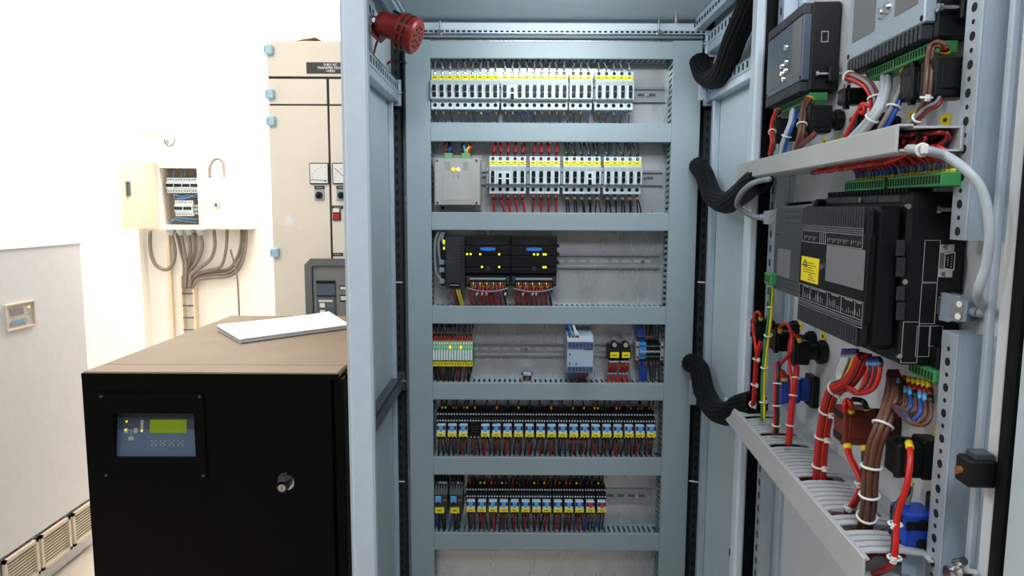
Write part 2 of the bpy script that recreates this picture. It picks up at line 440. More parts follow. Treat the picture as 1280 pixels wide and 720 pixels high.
def q4(mb, xa, ya, xb, yb_, mt, off=.0025): 
    p, q = gm(xa, ya), gm(xb, yb_); mb.box(p.x, q.x, YU-off, YU-.0012, q.z, p.z, mt)
for r_ in ((156, 535, 160.5, 541), (168, 535, 172.5, 541), (176.5, 525, 179.5, 540), (161, 545.5, 167.5, 550)): q4(di, *r_, M_INKW)
q4(di, 158, 537.3, 180, 537.9, M_INKW); q4(di, 164, 538, 164.6, 546, M_INKW); q4(di, 159, 527, 178, 527.6, M_DRED, .002)
tl(di).build('status_diagram', memo)
for (xx, yy) in ((159, 526.5), (158, 537), (178, 538)):
    p = gm(xx, yy); tl(MB().cyl((p.x, YU-.0015, p.z), (p.x, YU-.004, p.z), .0022, M_LEDY)).build('indicator', memo)
for k in range(4):
    xx = 193+k*11; p = gm(xx, 553.5)
    kb = MB(); h = .0068
    for (sx, sz) in ((1, 1), (1, -1), (-1, 1), (-1, -1)):
        kb.box(p.x+sx*h, p.x+sx*h*.35, YU-.0026, YU-.0013, p.z+sz*h, p.z+sz*h*.75, M_INKW); kb.box(p.x+sx*h, p.x+sx*h*.75, YU-.0026, YU-.0013, p.z+sz*h, p.z+sz*h*.35, M_INKW)
    kb.box(p.x-h*.5, p.x+h*.5, YU-.0026, YU-.0013, p.z-h*.12, p.z+h*.12, M_INKW)
    tl(kb).build('button', memo)
# swing lock
p = g(358, 600)
lk = MB().cyl((p.x+.004, YU, p.z-.002), (p.x+.004, YU-.012, p.z-.002), .020, M_STEEL).build('lock', ups)
MB().cyl((p.x, YU-.010, p.z-.006), (p.x, YU-.034, p.z-.006), .015, M_BLACKGLOSS).prism([(p.x-.011, p.z), (p.x+.006, p.z), (p.x+.006, p.z+.026), (p.x-.009, p.z+.022)], 'y', YU-.034, YU-.012, M_EXP).build('handle', lk)
MB().cyl((p.x, YU-.034, p.z-.006), (p.x, YU-.037, p.z-.006), .0095, M_STEEL).box(p.x-.001, p.x+.001, YU-.0375, YU-.0368, p.z-.012, p.z, M_HOLE).build('key_barrel', lk)

# papers lying on the lid
pp = [onZ(x, y, zU+.010) for (x, y) in ((272, 409), (302, 425), (437, 407), (411, 391.5))]
pm = MB()
N = 7
for k in range(N):
    zz = zU + .0005 + k*.0019; o_ = Vector((random.uniform(-.004, .004), random.uniform(-.004, .004), 0))
    top = []; 
    G = 8
    vs = []
    for lay in (0, .0013):
        for i in range(G+1):
            for j in range(3):
                u = i/G; w_ = j/2
                P = (pp[0].lerp(pp[3], u)).lerp(pp[1].lerp(pp[2], u), w_)
                bend = .007*(1-u)**2*(1-w_)*k/N + .004*max(0, u-.8)*5*(1-w_)*k/N
                vs.append((P.x+o_.x, P.y+o_.y, zz+lay+bend))
    n1 = (G+1)*3; fs = []
    for i in range(G):
        for j in range(2):
            a_ = i*3+j; fs.append((a_+n1, a_+1+n1, a_+4+n1, a_+3+n1)); fs.append((a_, a_+3, a_+4, a_+1))
    ed = [(i*3, (i+1)*3) for i in range(G)] + [((i+1)*3+2, i*3+2) for i in range(G)] + [(1, 0), (2, 1), (G*3, G*3+1), (G*3+1, G*3+2)]
    fs += [(a_, b_, b_+n1, a_+n1) for a_, b_ in ed]
    pm.add(vs, fs, M_PAPER if k % 2 == 0 else M_PAPERE)
pm.build('document', org=(pp[0].x, pp[0].y, zU), label='folded white drawing sheets lying on the brown lid', cat='papers')

# ================================================================== transfer panel (beige)
YT = 3.5
t = lambda px, py: onY(px, py, YT)
tx0 = t(337, 190).x; tx1 = tx0 + 0.9; tz1 = t(350, 51).z
tp = thing('transfer_panel', 'tall beige transfer switchboard with black name plate and pale blue hinges', 'switchboard', ((tx0+tx1)/2, YT+.3, 0))
MB().box(tx0, tx1, YT+.012, YT+.75, 0, tz1, M_BEIGE, .004).box(tx0+.004, tx1-.004, YT+.008, YT+.013, .01, tz1-.004, M_SEAM).build('body', tp)
za, zb_ = t(370, 97).z, t(370, 131).z; xs = t(412, 200).x
box1('header_panel', tp, tx0, tx1, YT, YT+.012, za+.006, tz1, M_BEIGE, .002)
box1('upper_panel', tp, tx0, xs-.006, YT, YT+.012, zb_+.004, za-.006, M_BEIGE, .002)
box1('upper_panel', tp, xs+.006, tx1, YT, YT+.012, zb_+.004, za-.006, M_BEIGE, .002)
zac = t(400, 322).z
box1('door', tp, tx0, xs-.005, YT, YT+.012, .02, zb_-.004, M_BEIGE, .002)
box1('door', tp, xs+.005, tx1, YT, YT+.012, .02, zb_-.004, M_BEIGE, .002)
for (xx, yy) in ((336.5, 63), (338, 118), (339.5, 151.5), (344.5, 315.5)):
    p = t(xx, yy); w_ = .026
    MB().box(p.x-w_*.85, p.x+w_*.85, YT-.022, YT+.001, p.z-.023, p.z+.023, M_HINGE, .005).box(p.x-w_*.7, p.x-w_*.45, YT-.0235, YT-.021, p.z-.010, p.z+.010, M_KEYB).build('hinge', tp)
p, q = t(383, 78), t(430, 92)
npl = MB().box(p.x, p.x+.235, YT-.004, YT, q.z, p.z, M_PLATE).build('name_plate', tp, label='black plate with white lettering')
hz = (p.z-q.z)
for k, s_ in enumerate(('0.4kV AC', 'TRANSFER PANEL', '+NF01')):
    text_part('lettering', s_, .0165, npl, Matrix.Translation((p.x+.118, YT-.0043, p.z-hz*(.22+.29*k))) @ Matrix.Rotation(PI/2, 4, 'X'), M_METER)
for (xx, ang) in ((399.5, -2.4), (428, 2.35)):
    p = t(xx, 217)
    mo = MB().box(p.x-.048, p.x+.048, YT-.012, YT, p.z-.052, p.z+.052, M_SEAM, .003).build('meter', tp)
    MB().box(p.x-.043, p.x+.043, YT-.0135, YT-.011, p.z-.047, p.z+.047, M_METER).build('dial', mo)
    nd = MB(); c0 = Vector((p.x+.03, YT-.0145, p.z-.034)); tip = c0 + Vector((-.066, 0, .060 if ang > 0 else .004))
    nd.cyl(c0, tip, .0011, M_SEAM, n=5)
    for k in range(7):
        a_ = PI*(.5+.5*k/6); c1 = c0 + Vector((math.cos(a_)*.062, 0, math.sin(a_)*.062)); c2 = c0 + Vector((math.cos(a_)*.070, 0, math.sin(a_)*.070))
        nd.cyl(c1, c2, .0008, M_INK, n=4)
    nd.build('needle', mo)
    MB().cyl((p.x+.032, YT-.013, p.z-.036), (p.x+.032, YT-.016, p.z-.036), .004, M_SEAM).build('adjuster', mo)
def tplate(px, py, w_=.05):
    p = t(px, py); MB().box(p.x-w_/2, p.x+w_/2, YT-.003, YT, p.z-.008, p.z+.008, M_PLATE).box(p.x-w_*.3, p.x+w_*.3, YT-.0034, YT-.002, p.z-.0018, p.z+.0018, M_INKW).build('tag_plate', tp)
for xx in (399.5, 427):
    tplate(xx, 234.5)
    p = t(xx, 244)
    sw = MB().box(p.x-.025, p.x+.025, YT-.006, YT, p.z-.026, p.z+.026, M_BGREY, .002).build('selector_switch', tp)
    MB().cyl((p.x, YT-.006, p.z), (p.x, YT-.016, p.z), .017, M_SEAM).add([(p.x-.012, YT-.016, p.z-.012), (p.x-.005, YT-.016, p.z-.017), (p.x+.012, YT-.016, p.z+.012), (p.x+.005, YT-.016, p.z+.017), (p.x-.012, YT-.026, p.z-.012), (p.x-.005, YT-.026, p.z-.017), (p.x+.012, YT-.026, p.z+.012), (p.x+.005, YT-.026, p.z+.017)], [(0,1,2,3), (7,6,5,4), (0,4,5,1), (1,5,6,2), (2,6,7,3), (3,7,4,0)], M_BLACK).build('knob', sw)
tplate(422, 259, .055); tplate(422, 318, .055)
p = t(421, 267.5)
MB().box(p.x-.020, p.x+.020, YT-.010, YT, p.z-.032, p.z+.032, M_SEAM, .002).box(p.x-.016, p.x+.016, YT-.014, YT-.008, p.z-.028, p.z+.002, M_REDBTN, .002).box(p.x-.016, p.x+.016, YT-.013, YT-.008, p.z+.008, p.z+.028, M_METER, .002).build('push_button', tp)
chip = MB(); p = t(361, 277)
chip.prism([(p.x-.020, p.z-.02), (p.x+.012, p.z-.024), (p.x+.024, p.z+.004), (p.x+.004, p.z+.034), (p.x-.014, p.z+.028)], 'y', YT-.0006, YT+.0002, M_METER)
p = t(374, 284); chip.prism([(p.x-.006, p.z-.01), (p.x+.006, p.z-.008), (p.x+.004, p.z+.01)], 'y', YT-.0006, YT+.0002, M_METER)
chip.build('paint_chip', tp)
# air circuit breaker in the door
p, q = t(382, 323), t(398, 470)
ax0, az1 = p.x, p.z; ax1 = ax0+.42; az0 = az1-.42
M_IN = M_ACB2
fr = MB(); FW = .035
pol = lambda x0, x1, z0, z1, c: [(x0+c, z0), (x1-c, z0), (x1, z0+c), (x1, z1-c), (x1-c, z1), (x0+c, z1), (x0, z1-c), (x0, z0+c)]
A_, B_ = pol(ax0, ax1, az0, az1, .03), pol(ax0+FW, ax1-FW, az0+FW, az1-FW, .008)
vs = [(x, YT, z) for x, z in A_] + [(x, YT-.025, z) for x, z in A_] + [(x, YT-.025, z) for x, z in B_] + [(x, YT-.004, z) for x, z in B_]
fs = [(8*k+i, 8*k+(i+1) % 8, 8*(k+1)+(i+1) % 8, 8*(k+1)+i) for k in range(3) for i in range(8)]
fr.add(vs, fs, M_ACB)
acb = fr.build('circuit_breaker', tp)
ix0, ix1, iz1, iz0 = ax0+FW, ax1-FW, az1-FW, az0+FW
box1('front_cover', acb, ix0, ix1, YT-.010, YT-.003, iz0, iz1, M_ACB2, .003)
MB().box(ix0+.02, ix0+.115, YT-.018, YT-.009, iz0, iz1-.075, M_ACB3, .003).box(ix0+.02, ix0+.115, YT-.0195, YT-.017, iz1-.09, iz1-.075, M_HOLE).box(ix0+.02, ix0+.115, YT-.0195, YT-.017, iz1-.155, iz1-.149, M_HOLE).build('operating_panel', acb)
for k, zz in enumerate((iz1-.20, iz1-.235)):
    box1('push_pad', acb, ix0+.035, ix0+.062, YT-.022, YT-.017, zz-.011, zz+.011, M_METER, .002)
    box1('tag_plate', acb, ix0+.068, ix0+.105, YT-.0195, YT-.017, zz-.008, zz+.008, M_ACB)
box1('tag_plate', acb, ix0+.03, ix0+.10, YT-.0195, YT-.017, iz1-.183, iz1-.172, M_WCAB2)
for r_ in range(2):
    for c_ in range(4):
        xx = ix0+.135+c_*.042; zz = iz1-.10-r_*.048
        box1('indicator_window', acb, xx, xx+.036, YT-.014, YT-.009, zz-.034+(r_ == 0)*.012, zz, M_SEAM, .001)
        box1('indicator_window', acb, xx+.005, xx+.031, YT-.0155, YT-.013, zz-.026+(r_ == 0)*.006, zz-.006, (M_METER, M_WCAB2, M_PEACH, M_WCAB2)[(r_+c_) % 4])
# cardboard lying on top of it
cb = [onY(x, y, YT+.12) for (x, y) in ((356, 49.5), (398, 46.5), (408, 50), (425, 50))]
ccz = tz1
cm = MB().add([(cb[0].x, YT+.05, ccz+.002), (cb[1].x, YT+.06, ccz+.034), (cb[2].x+.02, YT+.05, ccz+.002), (cb[0].x+.02, YT+.40, ccz+.002), (cb[1].x+.02, YT+.40, ccz+.040), (cb[2].x+.04, YT+.40, ccz+.002),
     (cb[0].x, YT+.05, ccz+.0), (cb[1].x, YT+.06, ccz+.030), (cb[2].x+.02, YT+.05, ccz+.0), (cb[0].x+.02, YT+.40, ccz+.0), (cb[1].x+.02, YT+.40, ccz+.036), (cb[2].x+.04, YT+.40, ccz+.0)],
    [(0,1,4,3), (1,2,5,4), (6,9,10,7), (7,10,11,8), (0,6,7,1), (1,7,8,2), (3,4,10,9), (4,5,11,10), (0,3,9,6), (2,8,11,5)], M_CARD)
cm.build('cardboard_sheet', org=(cb[1].x, YT+.1, ccz), label='creased cardboard sheet left on top of the beige switchboard', cat='cardboard')

# ================================================================== distribution boxes on the back wall
YW = YB
YX = YB-.14
w = lambda px, py: onY(px, py, YX)
bx0, bz1 = w(193, 203).x, w(220, 203).z; bx1, bz0 = w(256, 230).x, w(220, 287).z
ox0, oz1 = w(199, 210).x, w(220, 210).z; ox1, oz0 = w(247.5, 250).x, w(220, 281).z
db = thing('distribution_board', 'open white wall distribution board showing rows of breakers and blue wires', 'distribution board', ((bx0+bx1)/2, YB, bz0))
m = MB()
for bb in ((bx0, ox0, bz0, bz1), (ox1, bx1, bz0, bz1), (ox0, ox1, bz0, oz0), (ox0, ox1, oz1, bz1)): m.box(bb[0], bb[1], YX, YW, bb[2], bb[3], M_BOXW)
m.build('enclosure', db)
box1('back_plate', db, ox0, ox1, YW-.02, YW-.005, oz0, oz1, M_BOXIN)
# door leaf swung open
hx = bx0; dw = bx1-bx0
la = w(172, 207); ex = la.x; ey = YX-.21
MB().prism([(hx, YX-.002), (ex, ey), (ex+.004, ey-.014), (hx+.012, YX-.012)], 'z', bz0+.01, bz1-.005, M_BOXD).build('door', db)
pm_ = Vector((ex, ey, 0)).lerp(Vector((hx, YX, 0)), .22)
MB().box(pm_.x-.005, pm_.x+.020, pm_.y-.03, pm_.y-.012, bz1-.22, bz1-.13, M_DARKSTEEL, .003).build('lock', db)
for zz in (bz1-.07, bz0+.08):
    MB().cyl((hx+.004, YX-.014, zz-.03), (hx+.004, YX-.014, zz+.03), .008, M_BGREY).build('hinge', db)
def small_breaker(cx, z, wd, h, Y, mt_body=M_WHITE):
    mb = MB().prism([(Y+.03, z), (Y+.006, z), (Y+.006, z+h*.25), (Y-.006, z+h*.28), (Y-.006, z+h*.72), (Y+.006, z+h*.75), (Y+.006, z+h), (Y+.03, z+h)], 'x', cx-wd/2, cx+wd/2, mt_body)
    return mb
for (row, xs_, ys_, n_) in ((0, (205, 246), (222, 241), 4), (1, (214, 237), (250.5, 270), 2)):
    xa, xb = w(xs_[0], 230).x, w(xs_[1], 230).x; z1, z0 = w(220, ys_[0]).z, w(220, ys_[1]).z; wd = (xb-xa)/n_
    for k in range(n_):
        cx = xa+wd*(k+.5)
        lb = '%s three-pole breaker from the %s in the %s row of the open wall board' % (ORD[k], 'hinge side', ('upper', 'lower')[row])
        o = thing('circuit_breaker', lb, 'circuit breaker', (cx, YX+.03, z0), group='breakers in the wall board')
        small_breaker(cx, z0, wd*.94, z1-z0, YX+.03).build('body', o)
        for j in (-1, 0, 1):
            box1('toggle', o, cx+j*wd*.29-wd*.09, cx+j*wd*.29+wd*.09, YX+.012, YX+.025, z0+(z1-z0)*.40, z0+(z1-z0)*.60, M_BLACK)
        for j in (-1, 0, 1):
            for f in (.12, .88):
                MB().cyl((cx+j*wd*.29, YX+.034, z0+(z1-z0)*f), (cx+j*wd*.29, YX+.0355, z0+(z1-z0)*f), .004, M_HOLE, n=8).build('terminal_screw', o)
cx = w(242, 262).x; z0 = w(240, 268).z
o = thing('terminal_block', 'small grey terminal block beside the lower breakers in the wall board', 'terminal block', (cx, YX+.05, z0))
box1('body', o, cx-.024, cx+.022, YX+.045, YX+.08, z0, z0+.065, M_BGREY, .003)
for k in range(4):
    for f in (.018, .045): MB().cyl((cx-.018+k*.0115, YX+.045, z0+f), (cx-.018+k*.0115, YX+.0435, z0+f), .004, M_HOLE, n=8).build('terminal_screw', o)
M_SKY = mat('sky_blue_insulation', (70, 140, 200), 0.4, var=0.1)
bl = [((209, 212), (209, 222)), ((217, 211), (216, 222)), ((226, 211), (226, 222)), ((231, 212), (230, 222)), ((240, 212), (240, 222))]
for k, (A1, B1) in enumerate(bl):
    p, q = onY(*A1, YX+.06), onY(*B1, YX+.06)
    cn_ = 'blue' if k % 2 else 'grey'
    wire(cn_+'_wire', 'short %s wire above the upper breaker row in the open wall board' % cn_, '%s wires above the wall board breakers' % cn_, [p, p.lerp(q, .5)+Vector((.006, 0, 0)), q], .004, M_SKY if k % 2 else M_GREYW)
for k, P in enumerate((((213, 279), (216, 274), (228, 276), (246, 278)), ((214, 277), (222, 272), (232, 273), (246, 274)), ((218, 248), (218, 243), (226, 246), (236, 244), (247, 247)), ((221, 249), (230, 248), (238, 246), (246, 243)))):
    wire('blue_wire', 'blue wire curving along the %s of the open wall board' % ('bottom', 'bottom', 'middle', 'middle')[k], 'blue wires in the wall board ' + ('bottom', 'bottom', 'middle', 'middle')[k], [onY(x, y, YX+.05-.006*k) for x, y in P], .0045, M_SKY)
# closed second box
b2 = [w(257, 223), w(312, 287)]
sb = thing('junction_box', 'closed white wall box with oval lock beside the open distribution board', 'electrical box', ((b2[0].x+b2[1].x)/2, YB, b2[1].z))
box1('enclosure', sb, b2[0].x+.02, b2[1].x, YX-.02, YW, b2[1].z, b2[0].z, M_BOXW, .006)
box1('door', sb, b2[0].x, b2[1].x-.004, YX-.045, YX-.022, b2[1].z+.004, b2[0].z-.004, M_BOXW, .006)
p = onY(270.5, 256, YX-.045)
MB().cyl((p.x-.012, YX-.045, p.z), (p.x-.012, YX-.052, p.z), .018, M_BGREY).cyl((p.x+.012, YX-.045, p.z), (p.x+.012, YX-.052, p.z), .018, M_BGREY).build('lock', sb)
box1('seam_strip', sb, b2[0].x+.022, b2[0].x+.03, YX-.024, YX-.018, b2[1].z+.01, b2[0].z-.01, M_SEAMB)
for k, xx in enumerate((213.5, 225.7, 236, 250.7)):
    p = onY(xx, 289, YB-.07)
    MB().cyl((p.x, YB-.07, bz0+.002), (p.x, YB-.07, bz0-.022), .030, M_BGREY).cyl((p.x, YB-.07, bz0-.022), (p.x, YB-.07, bz0-.040), .022, M_BGREY, r1=.016).build('cable_gland', org=(p.x, YB-.07, bz0), label='%s grey cable gland from the hinge side under the open wall board' % ORD[k], cat='cable gland', group='glands under the wall board')
YK = YB-.07
k2 = lambda P, dy=0: [onY(x, y, YK+dy) for x, y in P]
cabs = [
 ('grey cable looping from the hinge-side corner of the open wall board to its first gland', [(187.5, 288), (188, 312), (194, 330), (207, 337), (216, 330), (218.5, 312), (214, 292)], .013, 0),
 ('thick grey cable from the second gland bending to the cable tray', [(225.7, 292), (229, 308), (232, 325), (233, 342), (231, 360)], .013, 0),
 ('grey cable from the third gland running straight to the tray', [(236, 292), (238, 312), (236, 328), (234, 343), (233.5, 360)], .012, .015),
 ('grey cable leaning in from the rear of the gland row', [(221, 291), (226, 312), (230, 330), (230, 345), (229, 360)], .011, .02),
 ('grey cable from the fourth gland curving down to the tray', [(251, 292), (253, 308), (248, 324), (240, 335), (235.5, 344), (236, 360)], .012, .01),
 ('grey cable hanging between third and fourth gland', [(243, 291), (244, 312), (240, 328), (236, 342), (234.5, 360)], .010, .03),
 ('grey cable dropping from the near corner of the closed wall box', [(267.5, 286), (268.5, 308), (263, 324), (251, 334), (239, 343), (237.5, 360)], .012, -.01),
 ('pale grey cable dropping from the middle of the closed wall box', [(284, 286), (282.5, 312), (276, 333), (262, 338), (246, 343), (239, 352), (238, 360)], .011, 0),
 ('outermost grey cable sweeping from the far corner of the closed wall box', [(308, 286), (306.5, 312), (300, 334), (286, 345), (262, 347), (247, 350), (240, 360)], .012, 0),
 ('middle grey cable sweeping from the far corner of the closed wall box', [(305.5, 286), (304, 310), (298, 330), (285, 341), (262, 343.5), (246, 347), (239, 360)], .011, .012),
 ('inner grey cable sweeping from the far corner of the closed wall box', [(302, 286), (301, 308), (294, 327), (284, 337), (262, 340), (244, 344), (238.5, 360)], .011, .022),
 ('grey cable arching over the top of the closed wall box', [(262, 222), (263, 208), (268, 199.5), (274, 198.5), (279, 204), (281, 222)], .012, 0),
 ('thin brown cable hanging in front of the cable sweep to below', [(288, 312), (293, 330), (297, 352), (299, 394), (300, 430)], .007, -.04)]
for lb, P, r_, dy in cabs:
    wire('cable', lb, 'cables under the wall boxes', k2(P, dy), r_, M_CABLEG, n=8, cat='cable')
cl = onY(228, 350, YB-.03); cr_ = onY(243, 350, YB-.03); 
lad = thing('cable_ladder', 'narrow white vertical cable ladder on the wall below the boxes', 'cable ladder', ((cl.x+cr_.x)/2, YB-.02, .1))
for xx in (cl.x, cr_.x): box1('rail', lad, xx-.006, xx+.006, YB-.055, YB-.005, 0.0, onY(230, 345, YB-.05).z, M_CONDUIT)
for k in range(5):
    zz = onY(236, 367+k*15, YB-.05).z; MB().cyl((cl.x, YB-.05, zz), (cr_.x, YB-.05, zz), .006, M_DARKSTEEL).build('rung', lad)
p, q = onY(209, 289, YB-.02), onY(209, 420, YB-.02)
MB().box(p.x-.008, p.x+.014, YB-.03, YB-.002, 0.0, p.z, M_CONDUIT, .004).build('conduit', org=(p.x, YB-.02, .2), label='beige vertical conduit below the open wall board', cat='conduit')
# emergency light fitting on the pier
p, q = onY(164, 152, YB-.18), onY(216, 174, YB-.18)
el = thing('light_fitting', 'white tubular light fitting on the pier above the wall board', 'light', ((p.x+q.x)/2, YB-.1, p.z))
MB().cyl((p.x, YB-.17, p.z-.05), (q.x, YB-.19, q.z+.045), .045, M_LAMPB, n=16).build('tube', el)
MB().box((p.x+q.x)/2-.05, (p.x+q.x)/2+.05, YB-.17, YB-.05, p.z-.08, p.z-.03, M_LAMPB, .01).build('bracket', el)
pt = [onY(x, y, YB-.16) for x, y in ((205, 174), (207, 180), (212, 183), (217, 179), (219, 172))]
MB().tube(cr(pt), .005, M_CABLEG, 6).build('lead', el)
p = onY(210, 178, YB-.16); MB().box(p.x-.012, p.x+.012, YB-.17, YB-.15, p.z-.015, p.z+.02, M_BGREY, .003).build('connector', el)
# ================================================================== control cabinet
CX0, CX1 = -0.302, 0.484
CY0, CY1 = 1.25, 1.725
ZT = onY(640, 27, 1.70).z
ZB = 0.10
PLY = 1.708        # face of the galvanised plate
cab = thing('control_cabinet', 'large grey steel control cabinet standing open with wired door', 'control cabinet', ((CX0+CX1)/2, (CY0+CY1)/2, 0))
box1('side_panel', cab, CX0, CX0+.018, CY0+.01, CY1, ZB, ZT, M_SIDE)
box1('side_panel', cab, CX1-.018, CX1, CY0+.03, CY1, ZB, ZT, M_SIDE)
box1('back_panel', cab, CX0, CX1, CY1, CY1+.015, ZB, ZT, M_SIDE)
box1('top_panel', cab, CX0, CX1, CY0+.0225, CY1, ZT, ZT+.02, M_SIDE)
box1('base_plinth', cab, CX0+.002, CX1-.002, CY0+.002, CY1, 0, ZB, M_DARKSTEEL)
box1('mounting_plate', cab, CX0+.035, CX1-.035, PLY, PLY+.003, ZB+.05, ZT-.04, M_GALV)
lp0, lp1 = onY(433, 300, CY0).x, onY(463, 300, CY0).x
box1('front_post', cab, lp0, lp1, CY0, CY0+.022, ZB, ZT, M_POWDER, .004)
rp0, rp1 = onY(936, 280, CY0).x, onY(947.5, 280, CY0).x
MB().box(rp0, rp1, CY0, CY0+.03, ZB, ZT, M_POWDER, .004).build('front_post', cab)
box1('door_gasket', cab, rp1, CX1-.019, CY0+.012, CY0+.03, ZB, ZT, M_RUBBER)
box1('front_header', cab, lp0, CX1, CY0, CY0+.022, ZT-.004, ZT+.02, M_POWDER)
box1('front_sill', cab, lp0, CX1, CY0, CY0+.022, ZB, ZB+.05, M_POWDER)

def holes_bar(name, parent, x0, x1, y0, y1, z0, z1, axis, face, pitch, hw, hl, mt=M_ZINC, n0=.5):
    """solid bar with a row of dark slots set into one face; axis = running axis; face = ('x'|'y'|'z', sign)"""
    m = MB().box(x0, x1, y0, y1, z0, z1, mt, .001)
    L = {'x': (x0, x1), 'y': (y0, y1), 'z': (z0, z1)}
    a0, a1 = L[axis]; n = int((a1-a0)/pitch)
    ft = {'x': 0, 'y': 1, 'z': 2}
    oth = [k for k in 'xyz' if k not in (axis, face[0])][0]
    oc = sum(L[oth])/2; fv = L[face[0]][1 if face[1] > 0 else 0]
    for i in range(n):
        c = a0+pitch*(i+n0)
        b = {axis: (c-hl/2, c+hl/2), oth: (oc-hw/2, oc+hw/2), face[0]: (fv-.0004, fv+.0004)}
        m.box(*b['x'], *b['y'], *b['z'], M_HOLE)
    return m.build(name, parent)
# rear corner posts
holes_bar('corner_post', cab, CX0+.018, CX0+.040, 1.672, 1.706, ZB, ZT, 'z', ('y', -1), .025, .006, .013, M_POST)
holes_bar('corner_post', cab, CX1-.036, CX1-.018, 1.672, 1.706, ZB, ZT, 'z', ('y', -1), .025, .006, .013, M_POST)
MB().box(CX0+.018, CX0+.030, 1.618, 1.630, ZB, ZT-.14, M_ZINC, .002).build('wall_strip', cab)
MB().box(CX1-.034, CX1-.018, 1.60, 1.618, ZB, ZT-.14, M_ZINC, .002).build('wall_strip', cab)
# top rails
z1 = onY(640, 37.5, 1.66).z; z0 = onY(640, 42.5, 1.66).z
holes_bar('top_rail', cab, CX0+.02, CX1-.03, 1.655, 1.672, z0, z1, 'x', ('y', -1), .0125, .004, .008, M_ZINC)
box1('rear_header', cab, CX0+.018, CX1-.018, 1.675, 1.70, onY(640, 38, 1.675).z, onY(640, 28, 1.675).z, M_POWDER, .002)
for px in (550, 823):
    p = onY(px, 41, 1.65); pz = onY(px, 26, 1.65).z
    MB().cyl((p.x, 1.648, p.z-.002), (p.x, 1.648, pz), .0025, M_STEEL, n=8).cyl((p.x, 1.650, p.z), (p.x, 1.640, p.z), .006, M_STEEL, n=6).build('hanger_bolt', cab)
p = onY(845, 25, 1.64); MB().cyl((p.x, 1.64, p.z-.006), (p.x, 1.64, p.z+.02), .004, M_STEEL, n=8).build('stud', cab)
# roof side rail on the right
zr = ZT-.01
m = MB(); xr0 = onY(884, 38, 1.60).x
m.box(xr0-.012, xr0+.006, CY0+.03, 1.655, ZT-.03, ZT-.002, M_ZINC)
for i in range(18):
    yy = CY0+.05+i*.021; m.box(xr0-.0124, xr0-.0118, yy, yy+.011, ZT-.02, ZT-.012, M_HOLE)
m.build('roof_rail', cab)
xl0 = CX0+.05
m = MB().box(xl0-.006, xl0+.012, CY0+.03, 1.655, ZT-.03, ZT-.002, M_ZINC)
for i in range(18):
    yy = CY0+.05+i*.021; m.box(xl0+.0118, xl0+.0124, yy, yy+.011, ZT-.02, ZT-.012, M_HOLE)
m.build('roof_rail', cab)
# horizontal side rails (perforated)
def side_rail(side, z0, z1, y0, y1, depth=.022, mt=M_ZINC, holes=True, name='side_rail'):
    X = CX0+.018 if side < 0 else CX1-.018
    xa, xb = (X, X+depth) if side < 0 else (X-depth, X)
    m = MB()
    face = xb if side < 0 else xa
    zs = z0+(z1-z0)*.42
    th = .003
    m.box(face-th if side < 0 else face, face if side < 0 else face+th, y0, y1, zs, z1, mt, .0008)      # perforated web
    m.box(xa, xb, y0, y1, z0, zs, mt, .002)                                                            # folded ledge
    m.box(xa, xb, y0, y1, z1-.003, z1, mt)
    if holes:
        n = int((y1-y0)/.025)
        for i in range(n):
            yy = y0+.012+i*.025
            m.box(face-.0004, face+.0004, yy-.0045, yy+.0045, (zs+z1)/2-.007, (zs+z1)/2+.006, M_HOLE)
    o = m.build(name, cab)
    yb_ = y1-.004
    MB().box(xa-(.004 if side > 0 else 0), xb+(.004 if side < 0 else 0), yb_, yb_+.006, z0-.006, z1+.006, mt).cyl(((xa+xb)/2, yb_, (z0+z1)/2), ((xa+xb)/2+(.018 if side < 0 else -.018), yb_-.002, (z0+z1)/2), .004, M_STEEL, n=6).build('rail_bracket', o)
    return o
def zl(side, px0, py0, Y): 
    return onY(px0, py0, Y).z
side_rail(-1, zl(-1, 497, 128, 1.64), zl(-1, 497, 102, 1.64), CY0+.04, 1.655)
side_rail(-1, zl(-1, 502, 487, 1.64), zl(-1, 502, 470, 1.64), CY0+.04, 1.66, holes=False, mt=M_DARKSTEEL)
side_rail(1, zl(1, 882, 128, 1.64), zl(1, 882, 104, 1.64), CY0+.05, 1.655)
side_rail(1, zl(1, 884, 66, 1.64), zl(1, 884, 40, 1.64), CY0+.05, 1.655)
# thin tie bars between wall and strip
for (px, py) in ((500, 353), (503, 602)):
    p = onY(px, py, 1.625); MB().cyl((CX0+.018, 1.625, p.z), (p.x+.006, 1.625, p.z), .002, M_ZINC, n=6).build('tie_bar', cab)
for (px, py) in ((875, 353), (864, 602)):
    p = onY(px, py, 1.62); MB().cyl((p.x-.004, 1.625, p.z), (CX1-.018, 1.61, p.z), .002, M_ZINC, n=6).build('tie_bar', cab)
for (px, py) in ((929, 380), (914, 690)):
    d_ = onX(px, py, CX1-.018)
    MB().box(CX1-.021, CX1-.0178, d_.y-.010, d_.y+.010, d_.z-.012, d_.z+.012, M_ZINC).box(CX1-.0216, CX1-.0205, d_.y-.003, d_.y+.003, d_.z-.008, d_.z+.008, M_HOLE).build('clip', cab)

